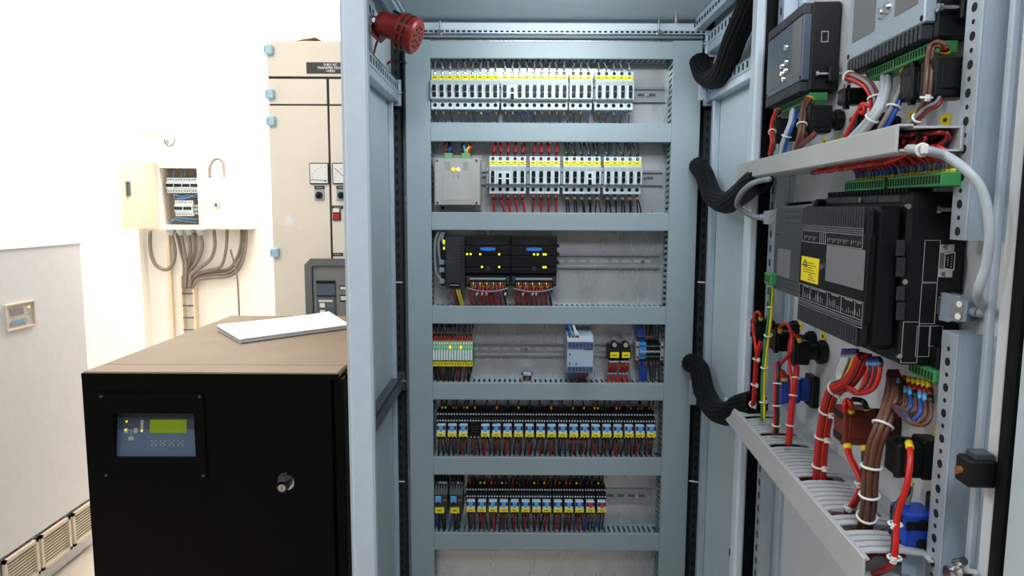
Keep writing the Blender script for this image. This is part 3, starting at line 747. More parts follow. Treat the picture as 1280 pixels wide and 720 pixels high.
# ------------------------------------------------------------------ wiring ducts
DF = 1.648; DB = PLY
vx = [onY(505.5, 100, DF).x+.002, onY(539, 240, DF).x, onY(837, 240, DF).x, onY(872, 240, DF).x]
ROWS = [(52, 73), (154, 177), (266, 288), (383, 405), (479, 500), (572, 594), (667, 688)]
HZ = [(onY(690, b_, DF).z, onY(690, a_, DF).z) for a_, b_ in ROWS]     # (z0, z1) of every lid
rowname = ['topmost', 'second', 'third', 'fourth', 'fifth', 'sixth', 'lowest']
def duct_h(i, x0, x1, z0, z1):
    o = thing('wiring_duct', '%s horizontal grey wiring duct between the two upright ducts' % rowname[i], 'wiring duct', ((x0+x1)/2, DB, z0), group='horizontal wiring ducts')
    MB().prism([(DF+.004, z0-.0005), (DF+.001, z0-.0005), (DF, z0+.001), (DF, z1-.001), (DF+.001, z1+.0005), (DF+.004, z1+.0005)], 'x', x0, x1, M_DUCT).build('lid', o)
    m = MB()
    m.box(x0, x1, DB-.003, DB-.0005, z0+.001, z1-.001, M_DUCT)
    pitch = .0125; n = int((x1-x0)/pitch)
    for zz, th in ((z1-.0025, .002), (z0+.0005, .002)):
        m.box(x0, x1, DF+.0045, DF+.010, zz, zz+th, M_DUCT)
        m.box(x0, x1, DB-.014, DB-.003, zz, zz+th, M_DUCT)
        for k in range(n):
            xx = x0+k*pitch
            m.box(xx, xx+.0078, DF+.010, DB-.014, zz, zz+th, M_DUCT)
    m.build('slotted_channel', o)
for i, (z0, z1) in enumerate(HZ): duct_h(i, vx[1]+.0005, vx[2]-.0005, z0, z1)
zvt = onY(690, 50, DF).z; zvb = .22
for i, (xa, xb, side) in enumerate(((vx[0], vx[1], 1), (vx[2], vx[3], -1))):
    o = thing('wiring_duct', 'tall upright grey wiring duct on the %s edge of the mounting plate' % ('siren-side', 'door-side')[i], 'wiring duct', ((xa+xb)/2, DB, zvb))
    box1('lid', o, xa, xb, DF-.001, DF+.004, zvb, zvt, M_DUCT, .001)
    m = MB().box(xa+.001, xb-.001, DB-.003, DB-.0005, zvb, zvt, M_DUCT)
    n = int((zvt-zvb)/.0135)
    for xx in (xb-.0025, xa+.0005):
        m.box(xx, xx+.002, DF+.0045, DF+.010, zvb, zvt, M_DUCT); m.box(xx, xx+.002, DB-.014, DB-.003, zvb, zvt, M_DUCT)
        for k in range(n):
            zz = zvb+k*.0135
            m.add([(xx, DF+.010, zz+.004), (xx+.002, DF+.010, zz+.004), (xx, DB-.014, zz), (xx+.002, DB-.014, zz), (xx, DF+.010, zz+.0115), (xx+.002, DF+.010, zz+.0115), (xx, DB-.014, zz+.0075), (xx+.002, DB-.014, zz+.0075)], [(0,1,3,2), (4,6,7,5), (0,4,5,1), (2,3,7,6), (0,2,6,4), (1,5,7,3)], M_DUCT)
    m.build('slotted_channel', o)

# ------------------------------------------------------------------ DIN rails
IX0, IX1 = vx[1]+.006, vx[2]-.006
RAILC = [118, 222, 326, 437, 536, 620]
RZ = [onY(690, y, 1.70).z for y in RAILC]
RN = ['top', 'second', 'third', 'fourth', 'fifth', 'lowest']
for i, z in enumerate(RZ):
    o = thing('din_rail', 'slotted metal mounting rail of the %s row of devices' % RN[i], 'mounting rail', ((IX0+IX1)/2, PLY, z), group='mounting rails')
    m = MB()
    h = .0175
    m.box(IX0, IX1, PLY-.0035, PLY-.002, z-.0135, z+.0135, M_RAILS)
    for s_ in (1, -1):
        za, zb2 = z+s_*.0125, z+s_*h
        m.box(IX0, IX1, PLY-.0085, PLY-.002, za-.0006, za+.0006, M_RAILS)
        m.box(IX0, IX1, PLY-.0098, PLY-.0085, min(za, zb2), max(za, zb2), M_RAILS)
    k = 0; x = IX0+.012
    while x < IX1-.012:
        m.box(x-.008, x+.008, PLY-.0039, PLY-.0034, z-.0032, z+.0032, M_PSU if i in (2, 3) else M_DARKSTEEL); x += .0265
    m.build('profile', o)
    for x in (IX0+.22, IX1-.042):
        MB().cyl((x, PLY-.003, z), (x, PLY-.007, z), .0042, M_STEEL, n=8).build('screw', o)

# ------------------------------------------------------------------ breakers
BY = PLY-.006
PW = .0178
def breaker_proto(px, w_, zb, h, label, tagmat, toggle):
    o = thing('circuit_breaker', label, 'circuit breaker', (px, BY, zb))
    f0, f1 = BY-.050, BY-.066
    w2 = w_/2-.0003
    poly = [(BY, zb+.004), (f0+.010, zb), (f0, zb+.002), (f0, zb+h*.235), (f0-.004, zb+h*.25), (f1, zb+h*.265), (f1, zb+h*.72), (f0-.004, zb+h*.745), (f0, zb+h*.76), (f0, zb+h-.002), (f0+.008, zb+h), (BY, zb+h-.006)]
    b = MB().prism(poly, 'x', px-w2, px+w2, M_WHITE)
    b.box(px-w2*.9, px+w2*.9, f1-.0004, f1+.0004, zb+h*.60, zb+h*.71, M_BGREY)
    b.box(px-w2, px+w2, f0-.003, f0+.001, zb+h*.245, zb+h*.262, M_BGREY)
    b.build('body', o)
    tz = zb+h*.43
    t = MB()
    dz = h*.085
    if toggle == 'two':
        t.box(px-w2*.5, px+w2*.5, f1-.007, f1+.001, tz+dz*.12, tz+dz*1.9, M_BLACKGLOSS, .0008); t.box(px-w2*.5, px+w2*.5, f1-.004, f1+.001, tz-dz*1.5, tz-dz*.12, M_BLACKGLOSS, .0008); t.box(px-w2*.5, px+w2*.5, f1-.003, f1+.001, tz-dz*.12, tz+dz*.12, M_WHITE)
    elif toggle == 'solid':
        t.box(px-w2*.45, px+w2*.45, f1-.007, f1+.001, tz-dz*1.5, tz+dz*1.9, M_BLACKGLOSS, .001); t.box(px-w2*.3, px+w2*.3, f1-.0085, f1-.006, tz-dz*.1, tz+dz*.3, M_DARKSTEEL)
    else:
        t.box(px-w2*.45, px+w2*.45, f1-.0015, f1+.001, tz-dz*2.2, tz+dz*1.3, M_BLACKGLOSS, .0008); t.box(px-w2*.45, px+w2*.45, f1-.008, f1+.001, tz-dz*2.2, tz-dz*.8, M_BLACKGLOSS, .001); t.box(px-w2*.35, px+w2*.35, f1-.003, f1+.001, tz-dz*.5, tz-dz*.1, M_METER)
    t.build('toggle', o)
    MB().box(px-w2, px+w2, f0-.0015, f0+.0005, zb+h*.775, zb+h*.865, tagmat).box(px-w2*.5, px+w2*.35, f0-.0018, f0-.001, zb+h*.81, zb+h*.83, M_INK).build('label_strip', o)
    MB().cyl((px, f0-.0004, zb+h*.925), (px, f0+.002, zb+h*.925), .0040, M_HOLE, n=10).cyl((px+.0005, f0-.0012, zb+h*.925-.0006), (px, f0+.001, zb+h*.925-.0006), .0023, M_STEEL, n=8).build('terminal_screw', o)
    MB().cyl((px, f0-.0006, zb+h*.125), (px, f0+.002, zb+h*.125), .0046, M_HOLE, n=10).build('terminal_screw', o)
    KIDS[o] = list(o.children)
    for c in KIDS[o]: KIDS[c] = []
    return o
z1, z0 = onY(690, 88, BY-.05).z, onY(690, 138, BY-.05).z
B1H = z1-z0; B1Z = z0
protos = {}
FY = BY-.058
def place_breakers(ri, zb, h, groups):
    """groups: (x pixel of first left edge, x pixel of last right edge, count, block name, label colour, toggles)"""
    out = []
    for (xa, xb, n, yrow, nm, tm, tog) in groups:
        X0 = onY(xa, yrow, FY).x; X1 = onY(xb, yrow, FY).x; w_ = (X1-X0)/n
        for k in range(n):
            tg = tog.get(k, tog['d']); key = (ri, round(w_, 4), tm if not callable(tm) else tm(k), tg)
            cx = X0+w_*(k+.5)
            lb = 'white breaker, %s in the %s, %s rail' % (ORD[k], nm, RN[ri])
            mt_ = tm(k) if callable(tm) else tm
            key = (ri, nm, mt_.name, tg)
            if key not in protos:
                o = breaker_proto(cx, w_, zb, h, lb, mt_, tg); protos[key] = o
            else:
                o = dup(protos[key], (cx, BY, zb)); o['label'] = lb
            o['group'] = 'breakers on the %s rail' % RN[ri]
            out.append((cx, nm, k))
    return out
g1 = [(538.5, 624, 9, 112, 'nine-breaker block', M_YELLOW, {'d': 'two'}),
      (626.5, 710, 9, 112, 'middle nine-breaker block with glow-paled tags', M_PEACH, {'d': 'two', 1: 'off'}),  # tag yellow paled here and in the next block to imitate lamp glow
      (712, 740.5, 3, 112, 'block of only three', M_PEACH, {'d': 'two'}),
      (744, 792, 5, 112, 'bright-tagged five-breaker block at its open end', M_YELLOW, {'d': 'solid'})]
br1 = place_breakers(0, B1Z, B1H, g1)
z1, z0 = onY(690, 195, BY-.05).z, onY(690, 243, BY-.05).z
B2H = z1-z0; B2Z = z0
g2 = [(611.5, 657.5, 5, 218, 'block by the metal supply box', M_YELLOW, {'d': 'two', 0: 'solid', 1: 'off', 2: 'off'}),
      (662, 700, 4, 218, 'four-breaker block with red wires', M_YELLOW, {'d': 'two'}),
      (704, 751, 5, 218, 'five-breaker block with a tripped lever', M_YELLOW, {'d': 'two', 3: 'off', 4: 'solid'}),
      (755, 802, 5, 218, 'block at the open end of the rail', M_YELLOW, {'d': 'solid'})]
br2 = place_breakers(1, B2Z, B2H, g2)
# end brackets between breaker blocks
ek = 0
for ri, yr, xs_ in ((0, 125, (625, 711, 742.3)), (1, 222, (609.5, 660, 702, 753))):
    zb = (B1Z, B2Z)[ri]; h = (B1H, B2H)[ri]
    for k, px in enumerate(xs_):
        x = onY(px, yr, BY-.04).x
        m = MB().box(x-.0028, x+.0028, BY-.044, BY-.002, zb+h*.18, zb+h*.70, M_BGREY, .001)
        for f in (.26, .58): m.cyl((x, BY-.044, zb+h*f), (x, BY-.0455, zb+h*f), .002, M_HOLE, n=8)
        m.build('end_bracket', org=(x, BY, zb), label='%s thin grey end bracket between breaker blocks on the %s rail' % (ORD[k], RN[ri]), cat='end bracket', group='end brackets on the %s rail' % RN[ri])

# wires of the breaker rows
rj = random.Random(3)
def up_wire(cx, z_term, z_duct, y_term, col, nm, lb, gp, r=.0019, sway=.006, bands=True, dx=0, markmat=None):
    s_ = rj.uniform(-sway, sway); dzz = z_duct-z_term
    y1 = DF+.02+rj.uniform(0, .012)
    P = [(cx, y_term+.006, z_term-dzz*.05), (cx+dx*.3, y_term+.002, z_term+dzz*.3), (cx+dx*.7+s_*.6, (y_term+y1)/2, z_term+dzz*.68), (cx+dx+s_, y1, z_duct+dzz*.12)]
    bn = []
    if bands: bn = [(.20, .36, markmat or rj.choice((M_COPPER, M_GREYW, M_GREYW, M_WWIRE, M_DRED)), 1.25)]
    wire(nm, lb, gp, P, r, col, bn)
yT = BY-.048
for (cx, nm, k) in br1:
    up_wire(cx, B1Z+B1H, HZ[0][0], yT, M_GREYW, 'grey_wire', 'thin grey wire with ferrule entering the top of the uppermost breaker row', 'wires above the top breakers', markmat=rj.choice((M_COPPER, M_GREYW, M_BGREY)), r=.0021)
    up_wire(cx, B1Z, HZ[1][1], yT, M_DARKSTEEL, 'grey_wire', 'thin grey wire leaving the bottom of the uppermost breaker row', 'wires below the top breakers', r=.0021, dx=.006, markmat=rj.choice((M_COPPER, M_BGREY, M_GREYW, M_BLACKW, M_COPPER, M_NAVY)))
for (cx, nm, k) in br2:
    red = 'supply' in nm or 'red' in nm
    col = M_RED if red else M_BLACKW; cn = 'red' if red else 'black'
    for j in range(1 if red else 2):
        up_wire(cx+(j-.3)*.003*(not red), B2Z+B2H, HZ[1][0], yT, col, cn+'_wire', '%s wire rising from the top of the second breaker row into the duct' % cn, cn+' wires above the second breaker row', r=.0030 if red else .0017, markmat=M_BLACKW if red else rj.choice((M_GREEN, M_COPPER, M_GREYW)), dx=(.004 if red else -.006)*(1-j*1.5), bands=(j == 0))
        up_wire(cx+(j-.3)*.003*(not red), B2Z, HZ[2][1], yT, col, cn+'_wire', '%s wire dropping from the second breaker row into the duct below' % cn, cn+' wires below the second breaker row', r=.0028 if red else .0018, markmat=M_BLACKW if red else rj.choice((M_GREYW, M_COPPER)), dx=.005+.003*j, bands=True)

# ------------------------------------------------------------------ supply box on the second rail
Y0 = BY-.055
c = lambda px, py: onY(px, py, Y0)
x0, x1 = c(543, 230).x, c(600.5, 230).x; z1, z0 = c(570, 197.5).z, c(570, 256.5).z
ps = thing('power_supply', 'square bare-metal supply box with two lit yellow lamps', 'power supply', ((x0+x1)/2, PLY, z0))
box1('case', ps, x0, x1, Y0, PLY-.01, z0, z1, M_PSU, .002)
MB().box(x0+.006, x1+.001, PLY-.012, PLY-.004, z0-.012, z1+.010, M_PSU).cyl((x0+.014, PLY-.013, z0-.006), (x0+.014, PLY-.011, z0-.006), .004, M_HOLE).cyl((x1-.010, PLY-.013, z0-.006), (x1-.010, PLY-.011, z0-.006), .003, M_METER).build('mounting_flange', ps)
lx0, lx1, lz0, lz1 = x0+(x1-x0)*.2, x0+(x1-x0)*.76, z0+(z1-z0)*.11, z1-(z1-z0)*.05
lm = MB().box(lx0, lx1, Y0-.0008, Y0, lz0, lz1, M_PSULAB)
for k in range(5): lm.box(lx0+.003, lx0+.016, Y0-.0011, Y0-.0005, lz1-.006-k*.004, lz1-.005-k*.004, M_DARKSTEEL); lm.box(lx1-.014, lx1-.002, Y0-.0011, Y0-.0005, lz1-.006-k*.004, lz1-.005-k*.004, M_DARKSTEEL)
for xx in (lx0+.023, lx0+.034): lm.box(xx, xx+.0012, Y0-.0011, Y0-.0005, lz1-.042, lz1-.030, M_DARKSTEEL)
lm.build('face_label', ps)
for xx in (lx0+.023, lx0+.0345):
    MB().cyl((xx, Y0, lz1-.021), (xx, Y0-.004, lz1-.021), .0040, M_LEDY if xx < lx0+.03 else M_LEDW).build('indicator', ps)
for sx in (x0+.007, x1-.009):
    for sz in (z0+.006, z1-.006): MB().cyl((sx, Y0, sz), (sx, Y0-.0015, sz), .0030, M_STEEL, n=8).build('screw', ps)
for k, (px, cols) in enumerate(((560, (M_DRED, M_BLACKW, M_BLUE, M_BLACKW)), (582, (M_BLACKW, M_LBLUE, M_YWIRE, M_RED)))):
    p = c(px, 192)
    box1('connector', ps, p.x-.010, p.x+.010, Y0+.006, Y0+.026, z1-.001, z1+.012, M_LGREEN, .001)
    for j, cl_ in enumerate(cols):
        xx = p.x-.007+j*.0047
        cn_ = {M_DRED: 'red', M_BLACKW: 'black', M_BLUE: 'blue', M_LBLUE: 'light_blue', M_YWIRE: 'yellow', M_RED: 'red'}[cl_]
        wire(cn_+'_wire', 'short %s wire plugged into the %s green connector on the metal supply box' % (cn_.replace('_', ' '), ('duct-side', 'breaker-side')[k]), '%s wires of the supply box %s' % (cn_, ('duct side', 'breaker side')[k]), [(xx, Y0+.016, z1+.009), (xx, Y0+.012, z1+.02), (xx+(.5-rj.random())*.012, Y0+.018, z1+.03), (p.x-.005+rj.random()*.006, DF+.03, HZ[1][0]+.008)], .0022, cl_, [(.0, .35, cl_, 1.5)])

# ------------------------------------------------------------------ third row: black controller modules
Y0 = BY-.062
c = lambda px, py: onY(px, py, Y0)
x0, x1 = c(556.5, 340).x, c(581.5, 340).x; z1, z0 = c(570, 296).z, c(570, 361).z
pm = thing('power_module', 'narrow black power module with cable sockets at the start of the third row', 'controller module', ((x0+x1)/2, PLY, z0))
m = MB().box(x0, x1, Y0, PLY-.006, z0, z1, M_PLC2, .002)
for k in range(14): m.box(x1-.012, x1-.001, Y0-.0006, Y0+.001, z1-.012-k*.0066, z1-.0145-k*.0066, M_HOLE)
for k in range(6): m.box(x0+.004, x0+.014+.004*(k % 3), Y0-.0004, Y0+.001, z1-.043-k*.0035, z1-.0440-k*.0035, M_DARKSTEEL)
m.build('body', pm)
m = MB().box(x0+.010, x1-.012, Y0-.003, Y0+.001, z0+.005, z0+.014, M_BLACKGLOSS)
for k in range(6): m.box(x0+.012+k*.0036, x0+.0145+k*.0036, Y0-.0035, Y0-.002, z0+.008, z0+.0105, M_INKW)
m.build('terminal_strip', pm)
m = MB().box(x0-.012, x0-.0005, Y0+.018, PLY-.008, z0+.004, z1-.004, M_BLACK, .002)
for f in (.30, .45, .08): m.box(x0-.016, x0-.002, Y0+.012, Y0+.030, z0+(z1-z0)*f, z0+(z1-z0)*(f+.10), M_PLUG, .002)
m.build('socket_strip', pm)
for k, zz in enumerate((z1-.012, z1-.026)): box1('indicator', pm, x0-.006, x0-.002, Y0+.016, Y0+.020, zz-.005, zz+.004-.003*k, M_LEDY)
for k, P in enumerate((((549, 288), (543.5, 305), (545, 340), (552, 349)), ((553, 288), (548, 305), (550, 325), (555, 330)), ((557, 288), (553, 296), (554, 304), (557, 307)))):
    wire('data_cable', 'grey cable curling into the %s socket beside the black power module' % ('lowest', 'middle', 'upper')[k], 'cables of the power module', [onY(x, y, Y0+.02) for x, y in P], .0034, M_DCABLE, n=8, cat='cable')
for k, (px, cl_, nm) in enumerate(((564, M_DRED, 'red_wire'), (567.5, M_BLACKW, 'black_wire'), (570, M_YWIRE, 'yellow_wire'), (573, M_YWIRE, 'yellow_wire'))):
    p = c(px, 360)
    wire(nm, '%s wire hanging from the black power module into the duct' % nm.split('_')[0], 'wires under the power module', [(p.x, Y0+.012, z0+.002), (p.x+.003, Y0+.008, z0-.012), (p.x+.010, DF+.012, HZ[3][1]+.002), (p.x+.010, DF+.02, HZ[3][1]-.006)], .0022, cl_)
for mi, (xa, xb) in enumerate(((581.5, 638), (638.5, 696))):
    x0, x1 = c(xa, 330).x+.0005, c(xb, 330).x; z1, z0 = c(620, 295).z, c(620, 342).z; zl0 = c(620, 362).z
    o = thing('controller_module', ('black control module with blue badge next to the power module', 'black control module with blue badge next to the bare rail')[mi], 'controller module', ((x0+x1)/2, PLY, zl0), group='control modules')
    m = MB()
    wd = x1-x0
    m.box(x0, x1, Y0+.008, PLY-.006, zl0+.008, z1-.002, M_PLC)
    m.box(x0, x1, Y0-.002, Y0+.010, z1-.022, z1, M_PLC, .002)            # top hood
    arc = [(x0+wd*.10, z1-.0205)] + [(x0+wd*(.10+.80*i/10), z1-.0205+.012*math.sin(PI*i/10)**.7) for i in range(11)] + [(x0+wd*.90, z1-.0205)]
    m.prism(arc[1:], 'y', Y0-.0028, Y0-.0015, M_HOLE)
    zs = [z1-.024, z1-.046, z1-.074, z0]
    for a_, b_ in zip(zs[:-1], zs[1:]): m.box(x0, x1, Y0-.003, Y0+.010, b_+.0012, a_-.0008, M_PLC, .0012)
    m.box(x0+.001, x1-.001, Y0, Y0+.01, z0, z1, M_HOLE)
    m.build('body', o)
    bxc = x0+wd*.5
    pol_ = [(bxc+.018*math.cos(2*PI*i/20)**3 if 0 else bxc+.018*max(-1, min(1, 1.25*math.cos(2*PI*i/20))), z1-.0305+.0042*math.sin(2*PI*i/20)) for i in range(20)]
    bd = MB().prism(pol_, 'y', Y0-.0042, Y0-.002, M_LOGO).build('badge', o, label='blue oval badge')
    leds = (((.04, 1), (.12, 1), (.33, 1), (.75, 1), (.37, 2), (.75, 2)), ((.50, 1), (.58, 1), (.71, 1), (.755, 1), (.71, 2), (.755, 2)))[mi]
    for fx, row in leds:
        zz = z1-(.0425, .0425, .0725)[row]; xx = x0+wd*fx
        MB().cyl((xx, Y0-.002, zz), (xx, Y0-.005, zz), .0026, M_LEDY, n=10).build('indicator', o)
    MB().cyl((x0+wd*.5, Y0-.002, z0+.012), (x0+wd*.5, Y0-.0042, z0+.012), .006, M_PLC2).build('knob', o)
    # terminal connector
    m = MB().box(x0+.008, x1-.008, Y0+.004, Y0+.03, zl0, z0-.002, M_BLACK, .002)
    m.box(x0+.002, x1-.002, Y0+.001, Y0+.008, z0-.016, z0-.010, M_PLUG, .0015)
    for s_ in (x0+.002, x1-.010): m.box(s_, s_+.008, Y0-.004, Y0+.02, zl0+.012, z0-.006, M_PLC2, .0015)
    n = 16
    for k in range(n):
        xx = x0+.013+(wd-.026)*k/(n-1)
        m.box(xx-.0014, xx+.0014, Y0+.0025, Y0+.005, zl0+.022, zl0+.026, M_INKW)
        m.box(xx-.0014, xx+.0014, Y0+.0015, Y0+.005, zl0+.012, zl0+.017, M_PEACH if k % 3 == 1 else M_COPPER)
    m.build('terminal_connector', o)
    p0 = Vector((x0+.004, Y0-.003, zl0+.004)); p1 = Vector((x1-.004, Y0-.003, zl0+.004))
    MB().tube(cr([p0, p0.lerp(p1, .3)+Vector((0, -.004, -.007)), p0.lerp(p1, .7)+Vector((0, -.004, -.007)), p1], 6), .0022, M_GREYW, 6).build('wire_strap', o)
    for k in range(n):
        xx = x0+.013+(wd-.026)*k/(n-1); red = k < n-2
        tx = x0+.010+(wd-.02)*((k//2)*2+.4)/(n-1)
        mm = M_RED if (red and k % 2) else (M_DRED if red else M_BLACKW)
        wire('red_wire' if red else 'black_wire', '%s wire hanging from the control module %s into the fourth duct' % ('red' if red else 'black', ('by the power module', 'by the bare rail')[mi]), 'wires under control module %s' % 'ab'[mi], [(xx, Y0+.006, zl0+.012), (xx+rj.uniform(-.002, .002), Y0+.001, zl0-.004), (tx+rj.uniform(-.003, .003), Y0+.004, (zl0+HZ[3][1])/2), (tx+.003, DF+.014, HZ[3][1]+.001), (tx+.003, DF+.022, HZ[3][1]-.008)], .0021, mm, [(.0, .14, M_COPPER if k % 3 else M_BRICK, 1.1)] + ([(.3, .38, rj.choice((M_WWIRE, M_BLUE, M_BLACKW)), 1.35)] if k % 2 else []))
    if mi:
        for f in (.3, .52, .74): box1('latch', o, x1, x1+.006, Y0+.010, Y0+.022, z0+(z1-z0)*f-.004, z0+(z1-z0)*f+.004, M_BLACK, .001)

# ------------------------------------------------------------------ fourth row
Y0 = BY-.050
c = lambda px, py: onY(px, py, Y0)
xa, xb = c(541, 440).x, c(591, 440).x; n = 15; pw = (xb-xa)/n
zt_, zb_ = c(565, 426).z, c(565, 457.5).z; H = zt_-zb_
def green_terminal(cx, lb):
    o = thing('terminal_block', lb, 'terminal block', (cx, PLY, zb_))
    w2 = pw/2-.0003
    MB().prism([(BY, zb_+.004), (Y0+.004, zb_), (Y0, zb_+.001), (Y0, zb_+H*.22), (Y0-.006, zb_+H*.24), (Y0-.006, zb_+H*.66), (Y0, zb_+H*.68), (Y0+.008, zt_), (BY, zt_-.004)], 'x', cx-w2, cx+w2, M_LGREEN).build('body', o)
    box1('cover', o, cx-w2*.84, cx+w2*.84, Y0-.008, Y0-.005, zb_+H*.25, zb_+H*.655, M_WHITE, .0006)
    MB().box(cx-w2, cx+w2, Y0-.0025, Y0, zb_, zb_+H*.185, M_YELLOW).box(cx-w2*.4, cx+w2*.4, Y0-.0028, Y0-.002, zb_+H*.05, zb_+H*.13, M_INK).build('marker', o)
    MB().box(cx-w2*.6, cx+w2*.6, Y0+.001, Y0+.005, zb_+H*.86, zb_+H*.93, M_METER).build('terminal_screw', o)
    KIDS[o] = list(o.children)
    for q in KIDS[o]: KIDS[q] = []
    return o
gt0 = None
for k in range(n):
    cx = xa+pw*(k+.5); lb = 'slim green terminal, %s from the duct in the fourth-row strip' % ORD[k]
    if gt0 is None: gt0 = o = green_terminal(cx, lb)
    else: o = dup(gt0, (cx, PLY, zb_)); o['label'] = lb
    o['group'] = 'green terminals on the fourth rail'
    if k in (3, 5): box1('indicator', o, cx-pw*.3-0, cx+pw*.3, Y0-.001, Y0+.002, zb_+H*.70, zb_+H*.80, M_LEDY)
    up_wire(cx, zt_, HZ[3][0], Y0+.010, M_BLACKW, 'black_wire', 'black wire with red ferrule feeding the green terminal strip from above', 'wires above the green terminals', r=.0020, sway=.003, bands=False, dx=rj.uniform(-.002, .002))
    o = MB().cyl((cx, Y0+.006, zt_-.001), (cx, Y0+.006, zt_+.009), .0021, M_RED, n=6).cyl((cx, Y0+.007, zt_+.017), (cx, Y0+.007, zt_+.0195), .0023, M_COPPER, n=6).build('wire_ferrule', org=(cx, Y0+.006, zt_), label='red wire ferrule on the %s slot of the green terminal strip' % ORD[k], cat='ferrule', group='red ferrules')
    if k % 4 != 3: up_wire(cx, zb_, HZ[4][1], Y0+.010, (M_DRED if k in (2, 9, 12) else M_BLACKW), 'red_wire' if k in (2, 9, 12) else 'black_wire', '%s wire dropping from the green terminal strip into the fifth duct' % ('red' if k in (2, 9, 12) else 'black'), 'wires below the green terminals %s' % (k in (2, 9, 12)), r=.0024, dx=.004*(1 if k < 8 else -1), bands=False)
# clip on the fifth duct
p = onY(659, 474, DF); z = HZ[4][1]
o = thing('wire_clip', 'small grey square clip standing on the fifth duct edge', 'clip', (p.x, DF+.02, z))
m = MB()
for bb in ((p.x-.013, p.x-.010, z, z+.020), (p.x+.010, p.x+.013, z, z+.020), (p.x-.013, p.x+.013, z+.017, z+.020), (p.x-.013, p.x+.013, z, z+.003)): m.box(bb[0], bb[1], DF+.004, DF+.030, bb[2], bb[3], M_ZINC)
m.box(p.x-.010, p.x+.010, DF+.018, DF+.026, z+.002, z+.018, M_BLACK)
m.build('frame', o)
MB().cyl((p.x, DF+.018, z+.010), (p.x, DF+.010, z+.010), .006, M_COPPER).build('screw', o)
# converter
Y0 = BY-.085
c = lambda px, py: onY(px, py, Y0)
x0, x1 = c(709, 445).x, c(741.5, 445).x; z1, z0 = c(725, 427).z, c(725, 466).z
o = thing('signal_converter', 'pale grey converter module with blue terminal strips on the fourth rail', 'converter', ((x0+x1)/2, PLY, z0))
MB().prism([(BY, z0), (Y0, z0), (Y0, z1), (Y0+.012, z1+.012), (BY-.01, z1+.018), (BY, z1+.018)], 'x', x0, x1, M_CONV).build('case', o)
for (za, zb2) in ((z1-.016, z1-.001), (z0+.001, z0+.015)):
    m = MB().box(x0+.001, x1-.001, Y0-.003, Y0, za, zb2, M_CONVB)
    for k in range(7):
        xx = x0+.0035+k*(x1-x0-.002)/7; m.box(xx, xx+.0052, Y0-.0036, Y0-.0025, za+.004, zb2-.0015, M_EXP)
    m.build('terminal_strip', o)
for fx, fz in ((.1, .60), (.1, .30), (.35, .30)):
    MB().cyl((x0+(x1-x0)*fx, Y0, z0+(z1-z0)*fz), (x0+(x1-x0)*fx, Y0-.002, z0+(z1-z0)*fz), .0022, M_EXP, n=8).build('indicator', o)
box1('name_strip', o, x0+.040, x1-.001, Y0-.001, Y0, z1-.0195, z1-.0175, M_EXP)
for k, (fx, cl_, nm, P1) in enumerate(((.12, M_BLUE, 'blue_wire', (708, 405)), (.24, M_LBLUE, 'blue_wire', (709, 405)), (.36, M_WWIRE, 'white_wire', (714, 405)), (.44, M_WWIRE, 'white_wire', (715, 406)))):
    xx = x0+(x1-x0)*fx; q = onY(*P1, DF+.02)
    wire(nm, '%s wire arching from the top of the pale grey converter up to the duct' % nm.split('_')[0], 'wires over the converter ' + nm, [(xx, Y0+.010, z1+.008), (xx-.004, Y0+.010, z1+.020), (q.x+.006, DF-.004, (z1+q.z)/2+.008), (q.x, DF+.015, HZ[3][0]+.004)], .0024, cl_, [(.0, .1, M_COPPER, 1.2)])
for k in range(4):
    xx = x0+(x1-x0)*(.48+.1*k)
    wire('red_wire', 'red wire tucked under the pale grey converter', 'red wires below the converter', [(xx, Y0+.012, z0+.002), (xx+.002, Y0+.006, z0-.006), (xx+.004-.008*(k % 2), DF+.004, HZ[4][1]+.010), (xx+.006*(k > 1), DF+.015, HZ[4][1]-.005)], .0024, M_DRED)
